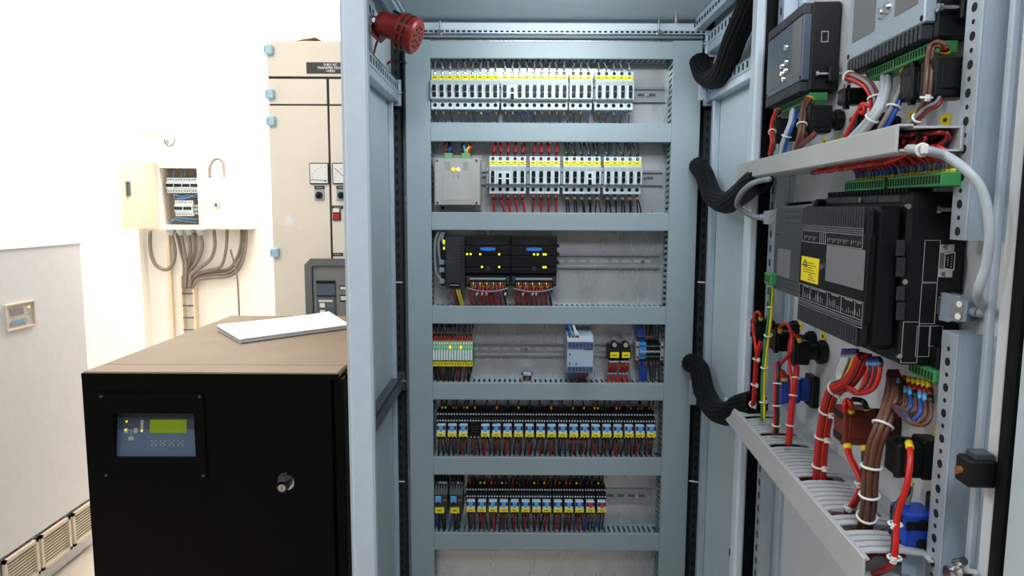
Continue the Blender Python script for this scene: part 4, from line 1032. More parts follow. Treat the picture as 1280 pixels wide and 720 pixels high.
# two fused relays with yellow labels
Y0 = BY-.045
c = lambda px, py: onY(px, py, Y0)
for k, (a_, b_) in enumerate(((760.5, 774.5), (775, 788))):
    x0, x1 = c(a_, 445).x, c(b_, 445).x; z1, z0 = c(770, 437).z, c(770, 449).z; xc = (x0+x1)/2
    o = thing('fuse_holder', ('black fuse holder with yellow label nearer the converter', 'black fuse holder with yellow label nearer the blue terminals')[k], 'fuse holder', (xc, PLY, z0), group='fuse holders')
    MB().prism([(BY, z0-.006), (Y0, z0), (Y0-.010, z0+.003), (Y0-.010, z1-.002), (Y0+.004, z1+.010), (BY, z1+.010)], 'x', x0+.0005, x1-.0005, M_BLACK).build('body', o)
    MB().cyl((xc, Y0+.018, z1+.012), (xc, Y0-.002, z1+.012), .0085, M_BLACKGLOSS).cyl((xc, Y0-.002, z1+.012), (xc, Y0-.006, z1+.012), .0055, M_PSU).build('fuse_cap', o)
    MB().box(x0+.003, x1-.003, Y0-.0115, Y0-.0095, z0+.006, z1-.004, M_YELLOW).box(x0+.007, x1-.007, Y0-.0119, Y0-.011, (z0+z1)/2-.001, (z0+z1)/2+.001, M_INK).build('label_plate', o)
    box1('foot', o, x0+.001, x1-.001, Y0-.004, BY, z0-.008, z0-.003, M_BGREY, .001)
    for j in range(3):
        xx = x0+.004+j*.0075
        wire('red_wire', 'red wire with sleeve dropping from the fuse holder %s' % ('nearer the converter', 'nearer the blue terminals')[k], 'red wires of fuse holder %s' % 'ab'[k], [(xx, Y0+.004, z0-.006), (xx+.001, Y0+.002, z0-.020), (xx-.002, Y0+.004, z0-.034), (xx-.004+j*.004, DF+.012, HZ[4][1]), (xx-.004+j*.004, DF+.02, HZ[4][1]-.006)], .0026, M_RED, [(.22, .5, M_DRED, 1.45), (.5, .56, M_LBLUE, 1.5)])
    for j in range(2):
        xx = x1-.004+j*.002 if j else x0-.001
        wire('grey_wire', 'thin grey wire beside the red wires of the fuse holder %s' % ('nearer the converter', 'nearer the blue terminals')[k], 'thin wires of fuse holder %s' % 'ab'[k], [(xx, Y0+.010, z0-.006), (xx, Y0+.010, z0-.022), (xx+.006*(1 if j else -1), DF+.02, HZ[4][1]+.004), (xx+.006*(1 if j else -1), DF+.022, HZ[4][1]-.006)], .0017, M_GREYW)
# blue and black feed-through terminals between two end clamps
Y0 = BY-.042
c = lambda px, py: onY(px, py, Y0)
z1, z0 = c(805, 428.5).z, c(805, 449.5).z
tx = c(799, 440).x; te = c(825, 440).x; nb = 3; nk = 6; wd = (te-tx)/(nb+nk)
for k in range(nb+nk):
    xc = tx+wd*(k+.5); blue = k < nb
    m_ = M_TBLUE if blue else M_BLACK
    lb = ('blue feed-through terminal, %s from the fuse holders' % ORD[k]) if blue else ('black feed-through terminal, %s after the blue ones' % ORD[k-nb])
    o = thing('terminal_block', lb, 'terminal block', (xc, PLY, z0), group='feed-through terminals')
    w2 = wd/2-.0003
    MB().prism([(BY, z0), (Y0+.004, z0), (Y0, z0+.003), (Y0, z0+.014), (Y0-.004, z0+.015), (Y0-.004, z1-.015), (Y0, z1-.014), (Y0, z1-.003), (Y0+.008, z1), (BY, z1)], 'x', xc-w2, xc+w2, m_).build('body', o)
    for zz in (z0+.008, z1-.008): MB().cyl((xc, Y0-.0005, zz), (xc, Y0+.001, zz), .0019, M_HOLE if blue else M_GREYW, n=8).build('terminal_screw', o)
    box1('marker', o, xc-w2*.8, xc+w2*.8, Y0-.0046, Y0-.0035, (z0+z1)/2-.0025, (z0+z1)/2+.0025, M_BGREY)
    for q, (zs_, zd, dx) in enumerate(((z1, HZ[3][0], -.012 if blue else .0), (z0, HZ[4][1], .002 if blue else .004))):
        cn = 'blue' if blue else 'black'
        for j in range(2 if blue else 1):
            up_wire(xc+j*.0015, zs_, zd, Y0+.012, M_BLUE if blue else M_BLACKW, cn+'_wire', '%s wire %s the feed-through terminals of the fourth row' % (cn, ('above', 'below')[q]), '%s wires %s the feed-through terminals' % (cn, ('above', 'below')[q]), r=.0017, dx=dx+.004*j, markmat=rj.choice((M_COPPER, M_BLACKW, M_NAVY)), sway=.004)
for k, px in enumerate((796.5, 827.5)):
    x = c(px, 440).x
    o = thing('end_clamp', ('beige end clamp on the fuse holder side of the blue terminals', 'beige end clamp closing the black terminals by the duct')[k], 'end clamp', (x, PLY, z0), group='end clamps')
    box1('body', o, x-.004, x+.004, Y0-.002, BY, z0-.002, z1+.001, M_PSU, .0012)
    for zz in (z0+.006, z1-.010): MB().cyl((x, Y0-.002, zz), (x, Y0-.0035, zz), .0026, M_HOLE, n=8).build('screw', o)

# ------------------------------------------------------------------ relay rows
def relay(cx, Yf, zb, H, w_, kind, lb, gp):
    o = thing('relay', lb, 'relay', (cx, PLY, zb), group=gp)
    w2 = w_/2-.0005
    m = MB().prism([(BY, zb), (Yf, zb), (Yf, zb+H*.16), (Yf+.006, zb+H*.18), (Yf+.006, zb+H*.60), (Yf-.001, zb+H*.62), (Yf-.001, zb+H*.79), (Yf+.012, zb+H*.81), (Yf+.012, zb+H*.98), (Yf+.020, zb+H*1.02), (BY, zb+H*1.02)], 'x', cx-w2, cx+w2, M_BLACK)
    for row, zz, yy in ((0, zb+H*.72, Yf-.001), (1, zb+H*.91, Yf+.012)):
        for k in range(4):
            xx = cx-w2+w_*(k+.5)/4-.0003; m.cyl((xx, yy+.001, zz), (xx, yy-.0008, zz), .0021, M_DOT, n=6)
    for k in range(3):
        xx = cx-w2+w_*(k+.5)/3-.0003; m.cyl((xx, Yf+.001, zb+H*.07), (xx, Yf-.0008, zb+H*.07), .0019, M_DOT, n=6)
    m.build('socket', o)
    if kind == 'none':
        m = MB()
        for k in range(3): m.box(cx-w2*.6, cx+w2*.6, Yf+.0045, Yf+.007, zb+H*(.24+.1*k), zb+H*(.26+.1*k), M_PLC2)
        m.build('contact_slots', o)
        return o
    rw = w2*.80; yr = Yf-.016; z0, z1 = zb+H*.19, zb+H*.60
    MB().box(cx-rw, cx+rw, yr, Yf+.006, z0, z1, M_WHITE, .0012).box(cx-rw*.98, cx+rw*.98, yr-.0003, yr+.001, z1-.011, z1-.001, M_NAVY).build('relay_body', o)
    if kind == 'blue':
        MB().box(cx-rw*.52, cx+rw*.52, yr-.003, yr, z1-.011, z1+.0005, M_LBLUE, .001).box(cx-rw*.2, cx+rw*.2, yr-.0015, yr+.001, z1-.0145, z1-.0105, M_LBLUE).build('release_tab', o)
    else:
        MB().cyl((cx, yr, z1-.006), (cx, yr-.006, z1-.006), .0052, M_REDTAB).build('release_tab', o, label='round red button')
    MB().box(cx-rw*1.05, cx+rw*1.05, yr-.0014, yr, z0-.0005, z0+.0085, M_YELLOW).box(cx-rw*.5, cx+rw*.4, yr-.0018, yr-.001, z0+.003, z0+.0045, M_INK).build('label_plate', o)
    return o
Yf = BY-.052
c = lambda px, py: onY(px, py, Yf)
R5 = [552 + 13.73*k for k in range(20)]
z1, z0 = c(690, 517).z, c(690, 549).z; H5 = (z1-z0)
pr = None
for k, px in enumerate(R5):
    cx = c(px, 530).x; gp = 'relays on the fifth rail'
    lb = 'blue-tabbed relay, %s from the siren-side duct in the upper relay row' % ORD[k]
    if k == 3: relay(cx, Yf, z0, H5, .0262, 'none', 'empty black relay socket, the gap in the upper relay row', gp)
    elif pr is None:
        pr = relay(cx, Yf, z0, H5, .0262, 'blue', lb, gp); KIDS[pr] = list(pr.children)
        for q in KIDS[pr]: KIDS[q] = []
    else:
        o = dup(pr, (cx, PLY, z0)); o['label'] = lb
    nup = 2 if (k < 3 or k > 13) else 1
    for j in range(nup):
        red = (k in (5, 10, 14, 16, 17) and j == 0)
        up_wire(cx+(j-.5)*.008+.004, z0+H5*1.02, HZ[4][0], Yf+.016, M_DRED if red else M_BLACKW, ('red' if red else 'black')+'_wire', '%s wire feeding the upper relay row from the fifth duct' % ('red' if red else 'black'), 'wires above the upper relays %s' % red, r=.0022, sway=.005, markmat=rj.choice((M_BLACKW, M_YWIRE, M_COPPER)))
    for j in range(3):
        red = (j == 1 and k not in (0, 1)) and k != 11
        up_wire(cx+(j-1)*.0065, z0+.004, HZ[5][1], Yf+.004, (M_DRED if k % 2 else M_RED) if red else M_BLACKW, ('red' if red else 'black')+'_wire', '%s wire dropping from the upper relay row into the sixth duct' % ('red' if red else 'black'), 'wires below the upper relays %s' % red, r=.0026 if red else .0019, sway=.005, dx=.003*(j-1), markmat=rj.choice((M_BLACKW, M_COPPER, M_DRED)))
# lowest row
R6 = [589, 602.6, 616.4, 629.8, 643.3, 656.9, 670.3, 683, 697, 710.5, 723.7, 737.3, 751.3]
z1, z0 = c(690, 612).z, c(690, 642).z; H6 = z1-z0
p6 = None
for k, px in enumerate(R6):
    cx = c(px, 630).x; gp = 'relays on the lowest rail'
    if k < 11:
        lb = 'blue-tabbed relay, %s after the two bulky relays in the lowest row' % ORD[k]
        if p6 is None:
            p6 = relay(cx, Yf, z0, H6, .0258, 'blue', lb, gp); KIDS[p6] = list(p6.children)
            for q in KIDS[p6]: KIDS[q] = []
        else:
            o = dup(p6, (cx, PLY, z0)); o['label'] = lb
    else:
        relay(cx, Yf, z0, H6, .0258, 'red', ('relay with round red button beside the blue-tabbed relays', 'relay with round red button at the end of the lowest row')[k-11], gp)
    for j in range(2):
        red = (k in (0, 2, 4, 7, 8, 9) and j == 0)
        up_wire(cx+(j-.5)*.010, z0+H6*1.02, HZ[5][0], Yf+.016, M_DRED if red else M_BLACKW, ('red' if red else 'black')+'_wire', '%s wire feeding the lowest relay row from the sixth duct' % ('red' if red else 'black'), 'wires above the lowest relays %s' % red, r=.0024, sway=.005, markmat=rj.choice((M_YWIRE, M_COPPER, M_BLACKW, M_DRED)))
    for j in range(3):
        red = j == 1 and k < 11; blue = j == 0 and k > 10
        cn = 'red' if red else 'blue' if blue else 'black'
        up_wire(cx+(j-1)*.0065, z0+.004, HZ[6][1], Yf+.004, (M_DRED if k % 3 == 0 else M_RED) if red else M_BLUE if blue else M_BLACKW, cn+'_wire', '%s wire dropping from the lowest relay row into the bottom duct' % cn, '%s wires below the lowest relays' % cn, r=.0024 if red or blue else .0019, sway=.005, dx=.003*(j-1), markmat=rj.choice((M_BLACKW, M_COPPER, M_DRED)))
for k, px in enumerate((551, 570)):
    cx = c(px, 630).x
    z1b, z0b = c(560, 613).z, c(560, 643).z; Hb = z1b-z0b; w2 = .0165
    o = thing('relay', ('bulky black relay with pale blue lever against the siren-side duct', 'bulky black relay with pale blue lever beside the small relays')[k], 'relay', (cx, PLY, z0b), group='bulky relays')
    m = MB().prism([(BY, z0b), (Yf+.004, z0b), (Yf, z0b+.003), (Yf, z0b+Hb*.82), (Yf+.010, z0b+Hb), (Yf+.018, z0b+Hb*1.05), (BY, z0b+Hb*1.25)], 'x', cx-w2, cx+w2, M_PLC2)
    for j in range(5):
        xx = cx-w2+.0035+j*.0065; m.box(xx, xx+.0022, Yf+.006, Yf+.030, z0b+Hb*.98, z0b+Hb*1.12, M_GREYW)
    m.build('body', o)
    MB().box(cx-w2*.85, cx+w2*.1, Yf-.006, Yf, z0b+Hb*.50, z0b+Hb*.78, M_LBLUE, .002).cyl((cx-w2*.3, Yf-.0065, z0b+Hb*.52), (cx-w2*.3, Yf-.004, z0b+Hb*.52), .003, M_HOLE, n=8).build('lever', o)
    MB().box(cx+w2*.3, cx+w2*.9, Yf-.0015, Yf, z0b+Hb*.56, z0b+Hb*.64, M_COPPER).build('rating_strip', o)
    MB().box(cx-w2*.85, cx+w2*.5, Yf-.0015, Yf, z0b+Hb*.06, z0b+Hb*.30, M_YELLOW).box(cx-w2*.5, cx+w2*.1, Yf-.002, Yf-.001, z0b+Hb*.15, z0b+Hb*.19, M_INK).build('label_plate', o)
    for j in range(4):
        xx = cx-w2+.006+j*.007
        up_wire(xx, z0b+Hb*1.05, HZ[5][0], Yf+.018, M_BLACKW, 'black_wire', 'black wire feeding the bulky relays from above', 'wires above the bulky relays', r=.0022, sway=.004)
        bl_ = j == 0
        up_wire(xx, z0b, HZ[6][1], Yf+.006, M_BLUE if bl_ else M_BLACKW, 'blue_wire' if bl_ else 'black_wire', '%s wire dropping from the bulky relays' % ('blue' if bl_ else 'black'), 'wires below the bulky relays %s' % bl_, r=.0024, bands=False, dx=-.004)

# ------------------------------------------------------------------ siren on the left wall
sp1 = onY(519, 46, 1.385); ax = Vector((0.90, -0.17, -0.40)).normalized(); L = .060
sp0 = sp1 - ax*L
u_ = ax.cross(Vector((0, 0, 1))).normalized(); v_ = u_.cross(ax)
FS = Matrix.Translation(sp0) @ Matrix(((u_.x, ax.x, v_.x, 0), (u_.y, ax.y, v_.y, 0), (u_.z, ax.z, v_.z, 0), (0, 0, 0, 1)))
si = thing('siren', 'round red alarm siren bracketed to the top of the cabinet wall', 'siren', (0, 0, 0), FS)
R = .0345; y_h = L*.46
m = MB().cyl((0, -.008, 0), (0, y_h, 0), R*.68, M_SIREN, n=24).cyl((0, -.020, 0), (0, -.008, 0), R*.5, M_SIREN, r1=R*.68, n=24)
m.build('motor_housing', si)
m = MB().cyl((0, y_h-.004, 0), (0, y_h, 0), R*.8, M_SIREN, r1=R, n=28).cyl((0, y_h, 0), (0, L, 0), R, M_SIREN, n=28).cyl((0, L, 0), (0, L+.004, 0), R, M_SIREN, r1=R*.88, n=28)
for k in range(12):
    a_ = 2*PI*k/12
    for yy in (y_h+(L-y_h)*.30, y_h+(L-y_h)*.62):
        p_ = Vector((math.cos(a_)*R, yy, math.sin(a_)*R)); tg = Vector((-math.sin(a_), 0, math.cos(a_)))*.006; nn = Vector((math.cos(a_), 0, math.sin(a_)))*.0006; dd = Vector((0, .0022, 0))
        m.add([p_-tg-dd+nn, p_+tg-dd+nn, p_+tg+dd+nn, p_-tg+dd+nn, p_-tg-dd-nn*3, p_+tg-dd-nn*3, p_+tg+dd-nn*3, p_-tg+dd-nn*3], [(0,1,2,3), (0,4,5,1), (2,6,7,3), (1,5,6,2), (3,7,4,0)], M_HOLE)
m.build('horn_head', si)
m = MB()
for k in range(10):
    a_ = 2*PI*k/10; m.cyl((math.cos(a_)*R*.55, L+.003, math.sin(a_)*R*.55), (math.cos(a_)*R*.55, L+.0046, math.sin(a_)*R*.55), .0028, M_HOLE, n=8)
for k in range(5):
    a_ = 2*PI*k/5+.3; m.cyl((math.cos(a_)*R*.26, L+.003, math.sin(a_)*R*.26), (math.cos(a_)*R*.26, L+.0046, math.sin(a_)*R*.26), .0024, M_HOLE, n=8)
m.build('grille', si)
for yy, a_ in ((.018, 2.2), (.034, 1.9), (.038, 3.2)):
    p_ = Vector((math.cos(a_)*R*.68, yy, math.sin(a_)*R*.68)); MB().cyl(p_, p_*1.08, .0032, M_STEEL, n=8).build('screw', si)
MB().cyl((0, .012, R*.72), (0, .012, R*.86), .011, M_BLACK).build('cap_plug', si)
iv = FS.inverted()
def loc(px, py, Y): return iv @ onY(px, py, Y)
bk = [loc(465, 20, 1.40), loc(482, 21, 1.42), loc(479, 46, 1.42), loc(472, 52, 1.40), loc(464, 44, 1.40)]
n_ = Vector((0, .0, 0)); off = (iv.to_3x3() @ Vector((.004, .014, 0)))
m = MB().add([p_ for p_ in bk] + [p_+off for p_ in bk], [(0,1,2,3,4), (9,8,7,6,5)] + [(i, i+5, (i+1) % 5+5, (i+1) % 5) for i in range(5)], M_SIREN)
a0, a1 = iv @ onY(470, 34, 1.42), Vector((0, .004, 0))
m.cyl(a0, a1, .012, M_SIREN, n=12)
m.build('bracket', si)
p_ = loc(467, 26, 1.392); MB().cyl(p_, p_ + iv.to_3x3() @ Vector((.002, -.006, 0)), .005, M_RAILS, n=6).build('bolt', si)
p0, p1 = onY(462, 10, 1.40), onY(467, 26, 1.42)
m = MB().box(CX0+.018, CX0+.024, 1.36, 1.46, p1.z-.02, ZT-.002, M_ZINC, .001)
for k in range(3): m.box(CX0+.0236, CX0+.0246, 1.375+k*.028, 1.387+k*.028, p1.z+.01, p1.z+.026, M_HOLE)
m.box(CX0+.024, p1.x+.004, 1.405, 1.415, p1.z-.012, p1.z+.012, M_ZINC)
m.build('mounting_strap', cab)
wire('orange_wire', 'thin orange wire hanging from the red siren down to the side rail', None, [onY(x, y, 1.41) for x, y in ((472, 50), (469, 60), (466, 73), (466, 82))], .0022, M_DRED)
wire('black_wire', 'loose orange-ended black wire looping behind the siren to the duct', None, [onY(x, y, 1.62) for x, y in ((479, 86), (486, 78), (496, 76), (508, 79))], .0026, M_BLACKW, [(0, .45, M_DRED, 1.15)])

# ------------------------------------------------------------------ corrugated bundles on the right wall
def strand_tubes(pts, offs, r, k=6):
    p = cr(pts, k); fr = frames(p)
    out = []
    for (ox, oy) in offs:
        out.append([p[i] + fr[i][1]*ox + fr[i][2]*oy for i in range(len(p))])
    return out
def bundle(name, label, pts, R_, r, n, mt, ties, frame=None, cat='cable bundle', part='wire', mats=None, nseg=6, k=6, bands=()):
    p = cr(pts, k)
    o = thing(name, label, cat, p[0], frame)
    offs = [(0, 0)] if n > 4 else []
    m_ = n-len(offs); 
    if n == 1: offs = [(0, 0)]; m_ = 0
    for i in range(m_):
        a_ = 2*PI*i/m_+.3; offs.append((math.cos(a_)*(R_-r), math.sin(a_)*(R_-r)))
    for i, T in enumerate(strand_tubes(pts, offs, r, k)):
        MB().tube(T, r, mats[i % len(mats)] if mats else mt, nseg, bands).build(part, o)
    fr = frames(p)
    for f in ties:
        i = max(1, min(len(p)-2, int(f*(len(p)-1)))); t_, u, v = fr[i]
        ringp = [p[i] + u*math.cos(2*PI*j/14)*(R_*1.12) + v*math.sin(2*PI*j/14)*(R_*1.12) for j in range(14)]
        mb = MB().tube(ringp, max(.0012, R_*.16), M_TIE, 6, closed=True)
        hp = ringp[3]; mb.cyl(hp-t_*.003, hp+t_*.003, max(.0025, R_*.32), M_TIE, n=6).cyl(hp, hp+(hp-p[i]).normalized()*R_*.9, max(.001, R_*.14), M_TIE, n=5)
        mb.build('cable_tie', o)
    return o
bundle('cable_bundle', 'thick black cable bundle curving up past the top side rail', [onY(874, 76, 1.63), onY(880, 92, 1.60), onY(892, 98, 1.55), onY(905, 86, 1.48), onY(918, 50, 1.40), onY(936, 8, 1.34), onY(950, -30, 1.30)], .0235, .0056, 16, M_RUBBER, (), part='cable', nseg=7)
bundle('cable_bundle', 'black cable bundle sagging from the duct to beneath the upper trunking', [onY(872, 207, 1.63), onY(880, 218, 1.58), onY(890, 243, 1.50), onY(907, 254, 1.40), onY(925, 243, 1.28), onY(940, 230, 1.18), onY(952, 225, 1.14)], .021, .005, 16, M_RUBBER, (), part='cable', nseg=7)
bundle('cable_bundle', 'black cable bundle drooping from the duct into the lower trunking', [onY(863, 453, 1.63), onY(874, 462, 1.58), onY(880, 488, 1.50), onY(892, 510, 1.40), onY(908, 517, 1.28), onY(926, 509, 1.19), onY(945, 504, 1.14)], .023, .0055, 16, M_RUBBER, (), part='cable', nseg=7)
for py, Y in ((108, 1.60), (490, 1.60)):
    p = onY(878, py, 1.60) if py < 200 else onY(866, py, 1.60)
    MB().box(p.x-.008, p.x+.008, Y-.004, Y+.004, p.z-.03, p.z+.03, M_ZINC, .001).cyl((p.x, Y-.004, p.z), (p.x, Y-.012, p.z), .005, M_STEEL, n=6).cyl((p.x, Y-.004, p.z+.018), (p.x, Y-.010, p.z+.018), .004, M_STEEL, n=6).build('bundle_bracket', cab)
# ================================================================== door (part of the cabinet)
# door leaf geometry is written in the door frame and transformed to the cabinet's space
def dbuild(mb, name, parent, **k):
    mb.v = [D @ v for v in mb.v]
    # the door frame is a proper rotation, so faces keep their winding
    return mb.build(name, parent, **k)
SE = .765
door = dbuild(MB().box(-.002, 0, .004, SE, ZB+.02, ZT+.01, M_DOOR), 'door', cab)
dbuild(MB().box(0, .016, .648, .669, ZB+.02, ZT+.01, M_DOOR, .004), 'edge_fold', door)
dbuild(MB().box(0, .020, .671, .684, ZB+.02, ZT+.01, M_RUBBER, .002), 'gasket', door)
dbuild(MB().box(-.022, .018, .686, SE, ZB+.02, ZT+.01, M_SIDE, .004), 'rim', door)
# perforated rails
def perf_rail(s0, s1, z0, z1, d=.03, big=True):
    m = MB()
    m.box(d-.002, d, s0, s1, z0, z1, M_ZINC, .0005)
    m.box(0, d-.002, s1-.002, s1, z0, z1, M_ZINC)
    m.box(0, d-.002, s0, s0+.002, z0, z1, M_ZINC)
    m.box(.0, .002, s1, s1+.022, z0, z1, M_ZINC)
    n = int((z1-z0)/.0125); sc = (s0+s1)/2
    for i in range(n):
        z = z0+.008+i*.0125; r = .0042 if i % 2 == 0 else .0023
        if big: m.cyl((d-.0005, sc, z), (d+.0004, sc, z), r, M_HOLE, n=12, smooth=False)
        elif i % 2 == 0: m.box(d-.0005, d+.0004, sc-.0035, sc+.0035, z-.006, z+.006, M_HOLE)
    return dbuild(m, 'perforated_rail', door)
zu0 = DP(1196, 300, .03).z; zl1 = DP(1190, 416, .03).z
ns0, ns1 = DP(1194, 200, .03).y, DP(1214, 200, .03).y
perf_rail(ns0, ns1, zu0, ZT)
perf_rail(ns0, ns1, ZB+.05, zl1)
perf_rail(.012, .045, ZB+.05, ZT, big=False)
dbuild(MB().box(-.001, .008, .05, .075, ZB+.05, ZT, M_ZINC, .001), 'fixing_strip', door)
# lock rod and its guides
rs = .640
dbuild(MB().box(.013, .020, rs-.003, rs+.004, ZB+.1, ZT, M_ZINC, .0015), 'lock_rod', door)
gz1, gz0 = DS(1236, 573, .662).z, DS(1236, 607, .662).z
gb = dbuild(MB().box(.016, .041, .648, .670, gz0, gz1, M_BLACK, .002), 'rod_guide', door, label='black plastic block with copper bolt')
zc = (gz0+gz1)/2
dbuild(MB().cyl((.0405, .659, zc), (.0414, .659, zc), .0085, M_HOLE), 'bore', gb)
dbuild(MB().cyl((.036, .659, zc), (.045, .659, zc), .0036, M_COPPER, n=12), 'bolt', gb)
dbuild(MB().box(.018, .034, .650, .666, gz1-.001, gz1+.005, M_EXP, .001), 'guide_cap', gb)
hz1 = DS(1212, 704, .650).z
hm = MB().box(.014, .034, .638, .656, hz1-.06, hz1-.004, M_STEEL, .003).cyl((.034, .647, hz1-.012), (.040, .647, hz1-.012), .007, M_STEEL).cyl((.030, .642, hz1-.004), (.030, .654, hz1+.004), .004, M_STEEL)
dbuild(hm, 'rod_bracket', door)
for (px, py) in ((951, 84), (947, 110), (951, 60)):
    p = DP(px, py, .02); dbuild(MB().box(.004, .02, .002, .012, p.z-.012, p.z+.012, M_ZINC, .001).cyl((.02, .006, p.z), (.026, .006, p.z), .005, M_STEEL, n=6), 'hinge_bracket', door)
# yellow tags stuck to the panel
for (px, py) in ((1140.5, 144.5), (1182, 150), (1031, 178), (1046, 176), (977, 393), (1000, 407.5), (1029, 420.5), (1173, 541), (1163, 624), (1117, 507)):
    p = DP(px, py, .0005)
    dbuild(MB().box(0, .0008, p.y-.009, p.y+.009, p.z-.006, p.z+.006, M_YELLOW).box(.0007, .0011, p.y-.004, p.y+.003, p.z-.002, p.z+.002, M_INK), 'tag_label', door, label='small yellow tag')

# ================================================================== things mounted on the door (door frame)
# upper two display units
def controller(name, lb, s0, s1, z0, z1, d, face, patches, buttons, plate_in=.016):
    o = thing(name, lb, 'controller', (0, (s0+s1)/2, z0), D)
    m = MB().box(.001, d-.011, s0, s1, z0, z1, M_BLACK, .003)
    m.build('housing', o)
    m = MB().box(d-.012, d, s0+.001, s1-.001, z0+plate_in, z1-plate_in, face, .0015)
    m.build('back_plate', o)
    n = int((s1-s0)/.0088)
    for za, zb2 in ((z0, z0+plate_in), (z1-plate_in, z1)):
        fm = MB()
        for k in range(n):
            ss = s0+.003+k*(s1-s0-.004)/n
            fm.box(d-.014, d+.0005, ss, ss+.0046, za+.0005, zb2-.0005, M_FIN, .001)
        fm.build('cooling_fins', o)
    for f0, f1, g0, g1 in patches:
        box1('sticker', o, d, d+.0006, s0+(s1-s0)*f0, s0+(s1-s0)*f1, z0+(z1-z0)*g0, z0+(z1-z0)*g1, M_PATCH)
    for f, g_, r_ in buttons:
        ss, zz = s0+(s1-s0)*f, z0+(z1-z0)*g_
        MB().cyl((d, ss, zz), (d+.0035, ss, zz), r_, M_STEEL, r1=r_*.8, n=14).build('button', o)
    for ss in (s0+.005, s1-.005):
        MB().cyl((d, ss, z0+plate_in*1.3), (d+.0008, ss, z0+plate_in*1.3), .0028, M_HOLE, n=10).build('screw_hole', o)
    return o
dA = .0534
sA0, sA1 = DP(958, 100, dA).y, DP(1003.5, 60, dA).y
zA0, zA1 = DP(1003.5, 113, dA).z, DP(1003.5, 4, dA).z
cA = controller('display_controller', 'black controller with network socket on the upper door by the hinge', sA0, sA1, zA0, zA1, dA, M_CTLFACE,
   ((.74, .96, .22, .86), (.06, .44, .20, .46)), ((.58, .62, .0055), (.50, .42, .0050), (.60, .44, .0050), (.50, .33, .0050), (.60, .34, .0050), (.55, .25, .0050)))
p, q = DS(1026.5, 39, sA1), DS(1035, 53, sA1)
m = MB().box(q.x, p.x, sA1-.001, sA1+.0012, q.z, p.z, M_STEEL).box(q.x+.0012, p.x-.0012, sA1, sA1+.0016, q.z+.0015, p.z-.0015, M_HOLE)
m.build('network_socket', cA, label='network socket in a steel frame')
def clamp(o, px, py, s1, length=.030):
    p = DS(px, py, s1)
    cl_ = MB().box(.004, .018, s1-.002, s1+.010, p.z-.012, p.z+.012, M_BLACK, .002).build('clamp', o)
    MB().cyl((.000, s1+.005, p.z), (.018+length, s1+.005, p.z), .0020, M_STEEL, n=8).cyl((.018+length-.004, s1+.005, p.z), (.018+length, s1+.005, p.z), .0042, M_STEEL, n=10).build('screw', cl_)
clamp(cA, 1030, 93, sA1, .018)
dB = .047
sB0, sB1 = DP(1058, 80, dB).y, DP(1154, 45, dB).y
zB0 = DP(1154, 48.6, dB).z; zB1 = zB0+.125
cB = controller('display_controller', 'black finned controller with pale back on the upper door beside the perforated rail', sB0, sB1, zB0, zB1, dB, M_CTLFACE2,
   ((.08, .40, .28, .75), (.66, .92, .30, .75)), ((.48, .40, .007), (.56, .41, .007)))
clamp(cB, 1180, 11, sB1, .020)

# green plug-in connectors
def green_conn(lb, s0, s1, z, d0, d1, h=.012, n=None, up=False):
    o = thing('green_connector', lb, 'connector', (0, (s0+s1)/2, z), D)
    box1('body', o, d0, d1, s0, s1, z, z+h, M_GREEN, .001)
    n = n or int((s1-s0)/.0055)
    m = MB()
    for k in range(n):
        ss = s0+(s1-s0)*(k+.5)/n
        m.box(d1-.0003, d1+.0004, ss-.0014, ss+.0014, z+h*.2, z+h*.8, M_HOLE)
    m.build('wire_slots', o)
    return o
zz = DP(1003, 121, .04).z
green_conn('long green connector beneath the controller by the hinge', sA0+.018, sA1-.002, zA0-.013, .014, .040)
zc_ = DP(1119, 64, .03).z
sC0, sC1, sC2 = DP(1083, 85, .036).y, DP(1117, 74, .036).y, DP(1170, 60, .036).y
green_conn('short green connector beneath the pale-backed controller', sC0, sC1-.001, zB0-.013, .012, .036)
green_conn('longer green connector beneath the pale-backed controller', sC1+.001, sB1-.002, zB0-.013, .012, .036)

# trunking
def trunk(lb, s0, s1, z0, z1, d0, d1, cover_open):
    o = thing('cable_trunking', lb, 'cable trunking', (d0, (s0+s1)/2, z0), D)
    return o
zt1, zt0 = DP(921, 206.5, .09).z, DP(921, 223, .09).z
zt1b, zt0b = DP(1121, 157.5, .09).z, DP(1121, 189.5, .09).z
TZ1, TZ0 = (zt1+zt1b)/2, (zt0+zt0b)/2
TS0, TS1 = DP(921, 215, .09).y, DP(1121, 172, .09).y
o = trunk('upper light grey trunking on the door, its open end full of red wires', TS0, TS1, TZ0, TZ1, .03, .09, 0)
m = MB().box(.03, .032, TS0, TS1, TZ0, TZ1, M_TRUNK).box(.032, .086, TS0, TS1, TZ0, TZ0+.002, M_TRUNK).box(.032, .0745, TS0, TS1-.002, TZ1-.002, TZ1, M_TRUNK).box(.030, .034, TS0, TS1, TZ0, TZ1, M_TRUNK)
m.box(.032, .086, TS0, TS0+.001, TZ0, TZ1, M_TRUNK)
m.build('channel', o)
lidm = MB().box(.087, .09, TS0-.001, TS1-.002, TZ0-.001, TZ1+.001, M_TRUNK, .0008).box(.074, .087, TS0-.001, TS1-.004, TZ1, TZ1+.002, M_TRUNK).box(.074, .087, TS0-.001, TS1-.004, TZ0-.002, TZ0, M_TRUNK)
lidm.build('lid', o)
rt = random.Random(11)
TS = (TZ0+TZ1)/2
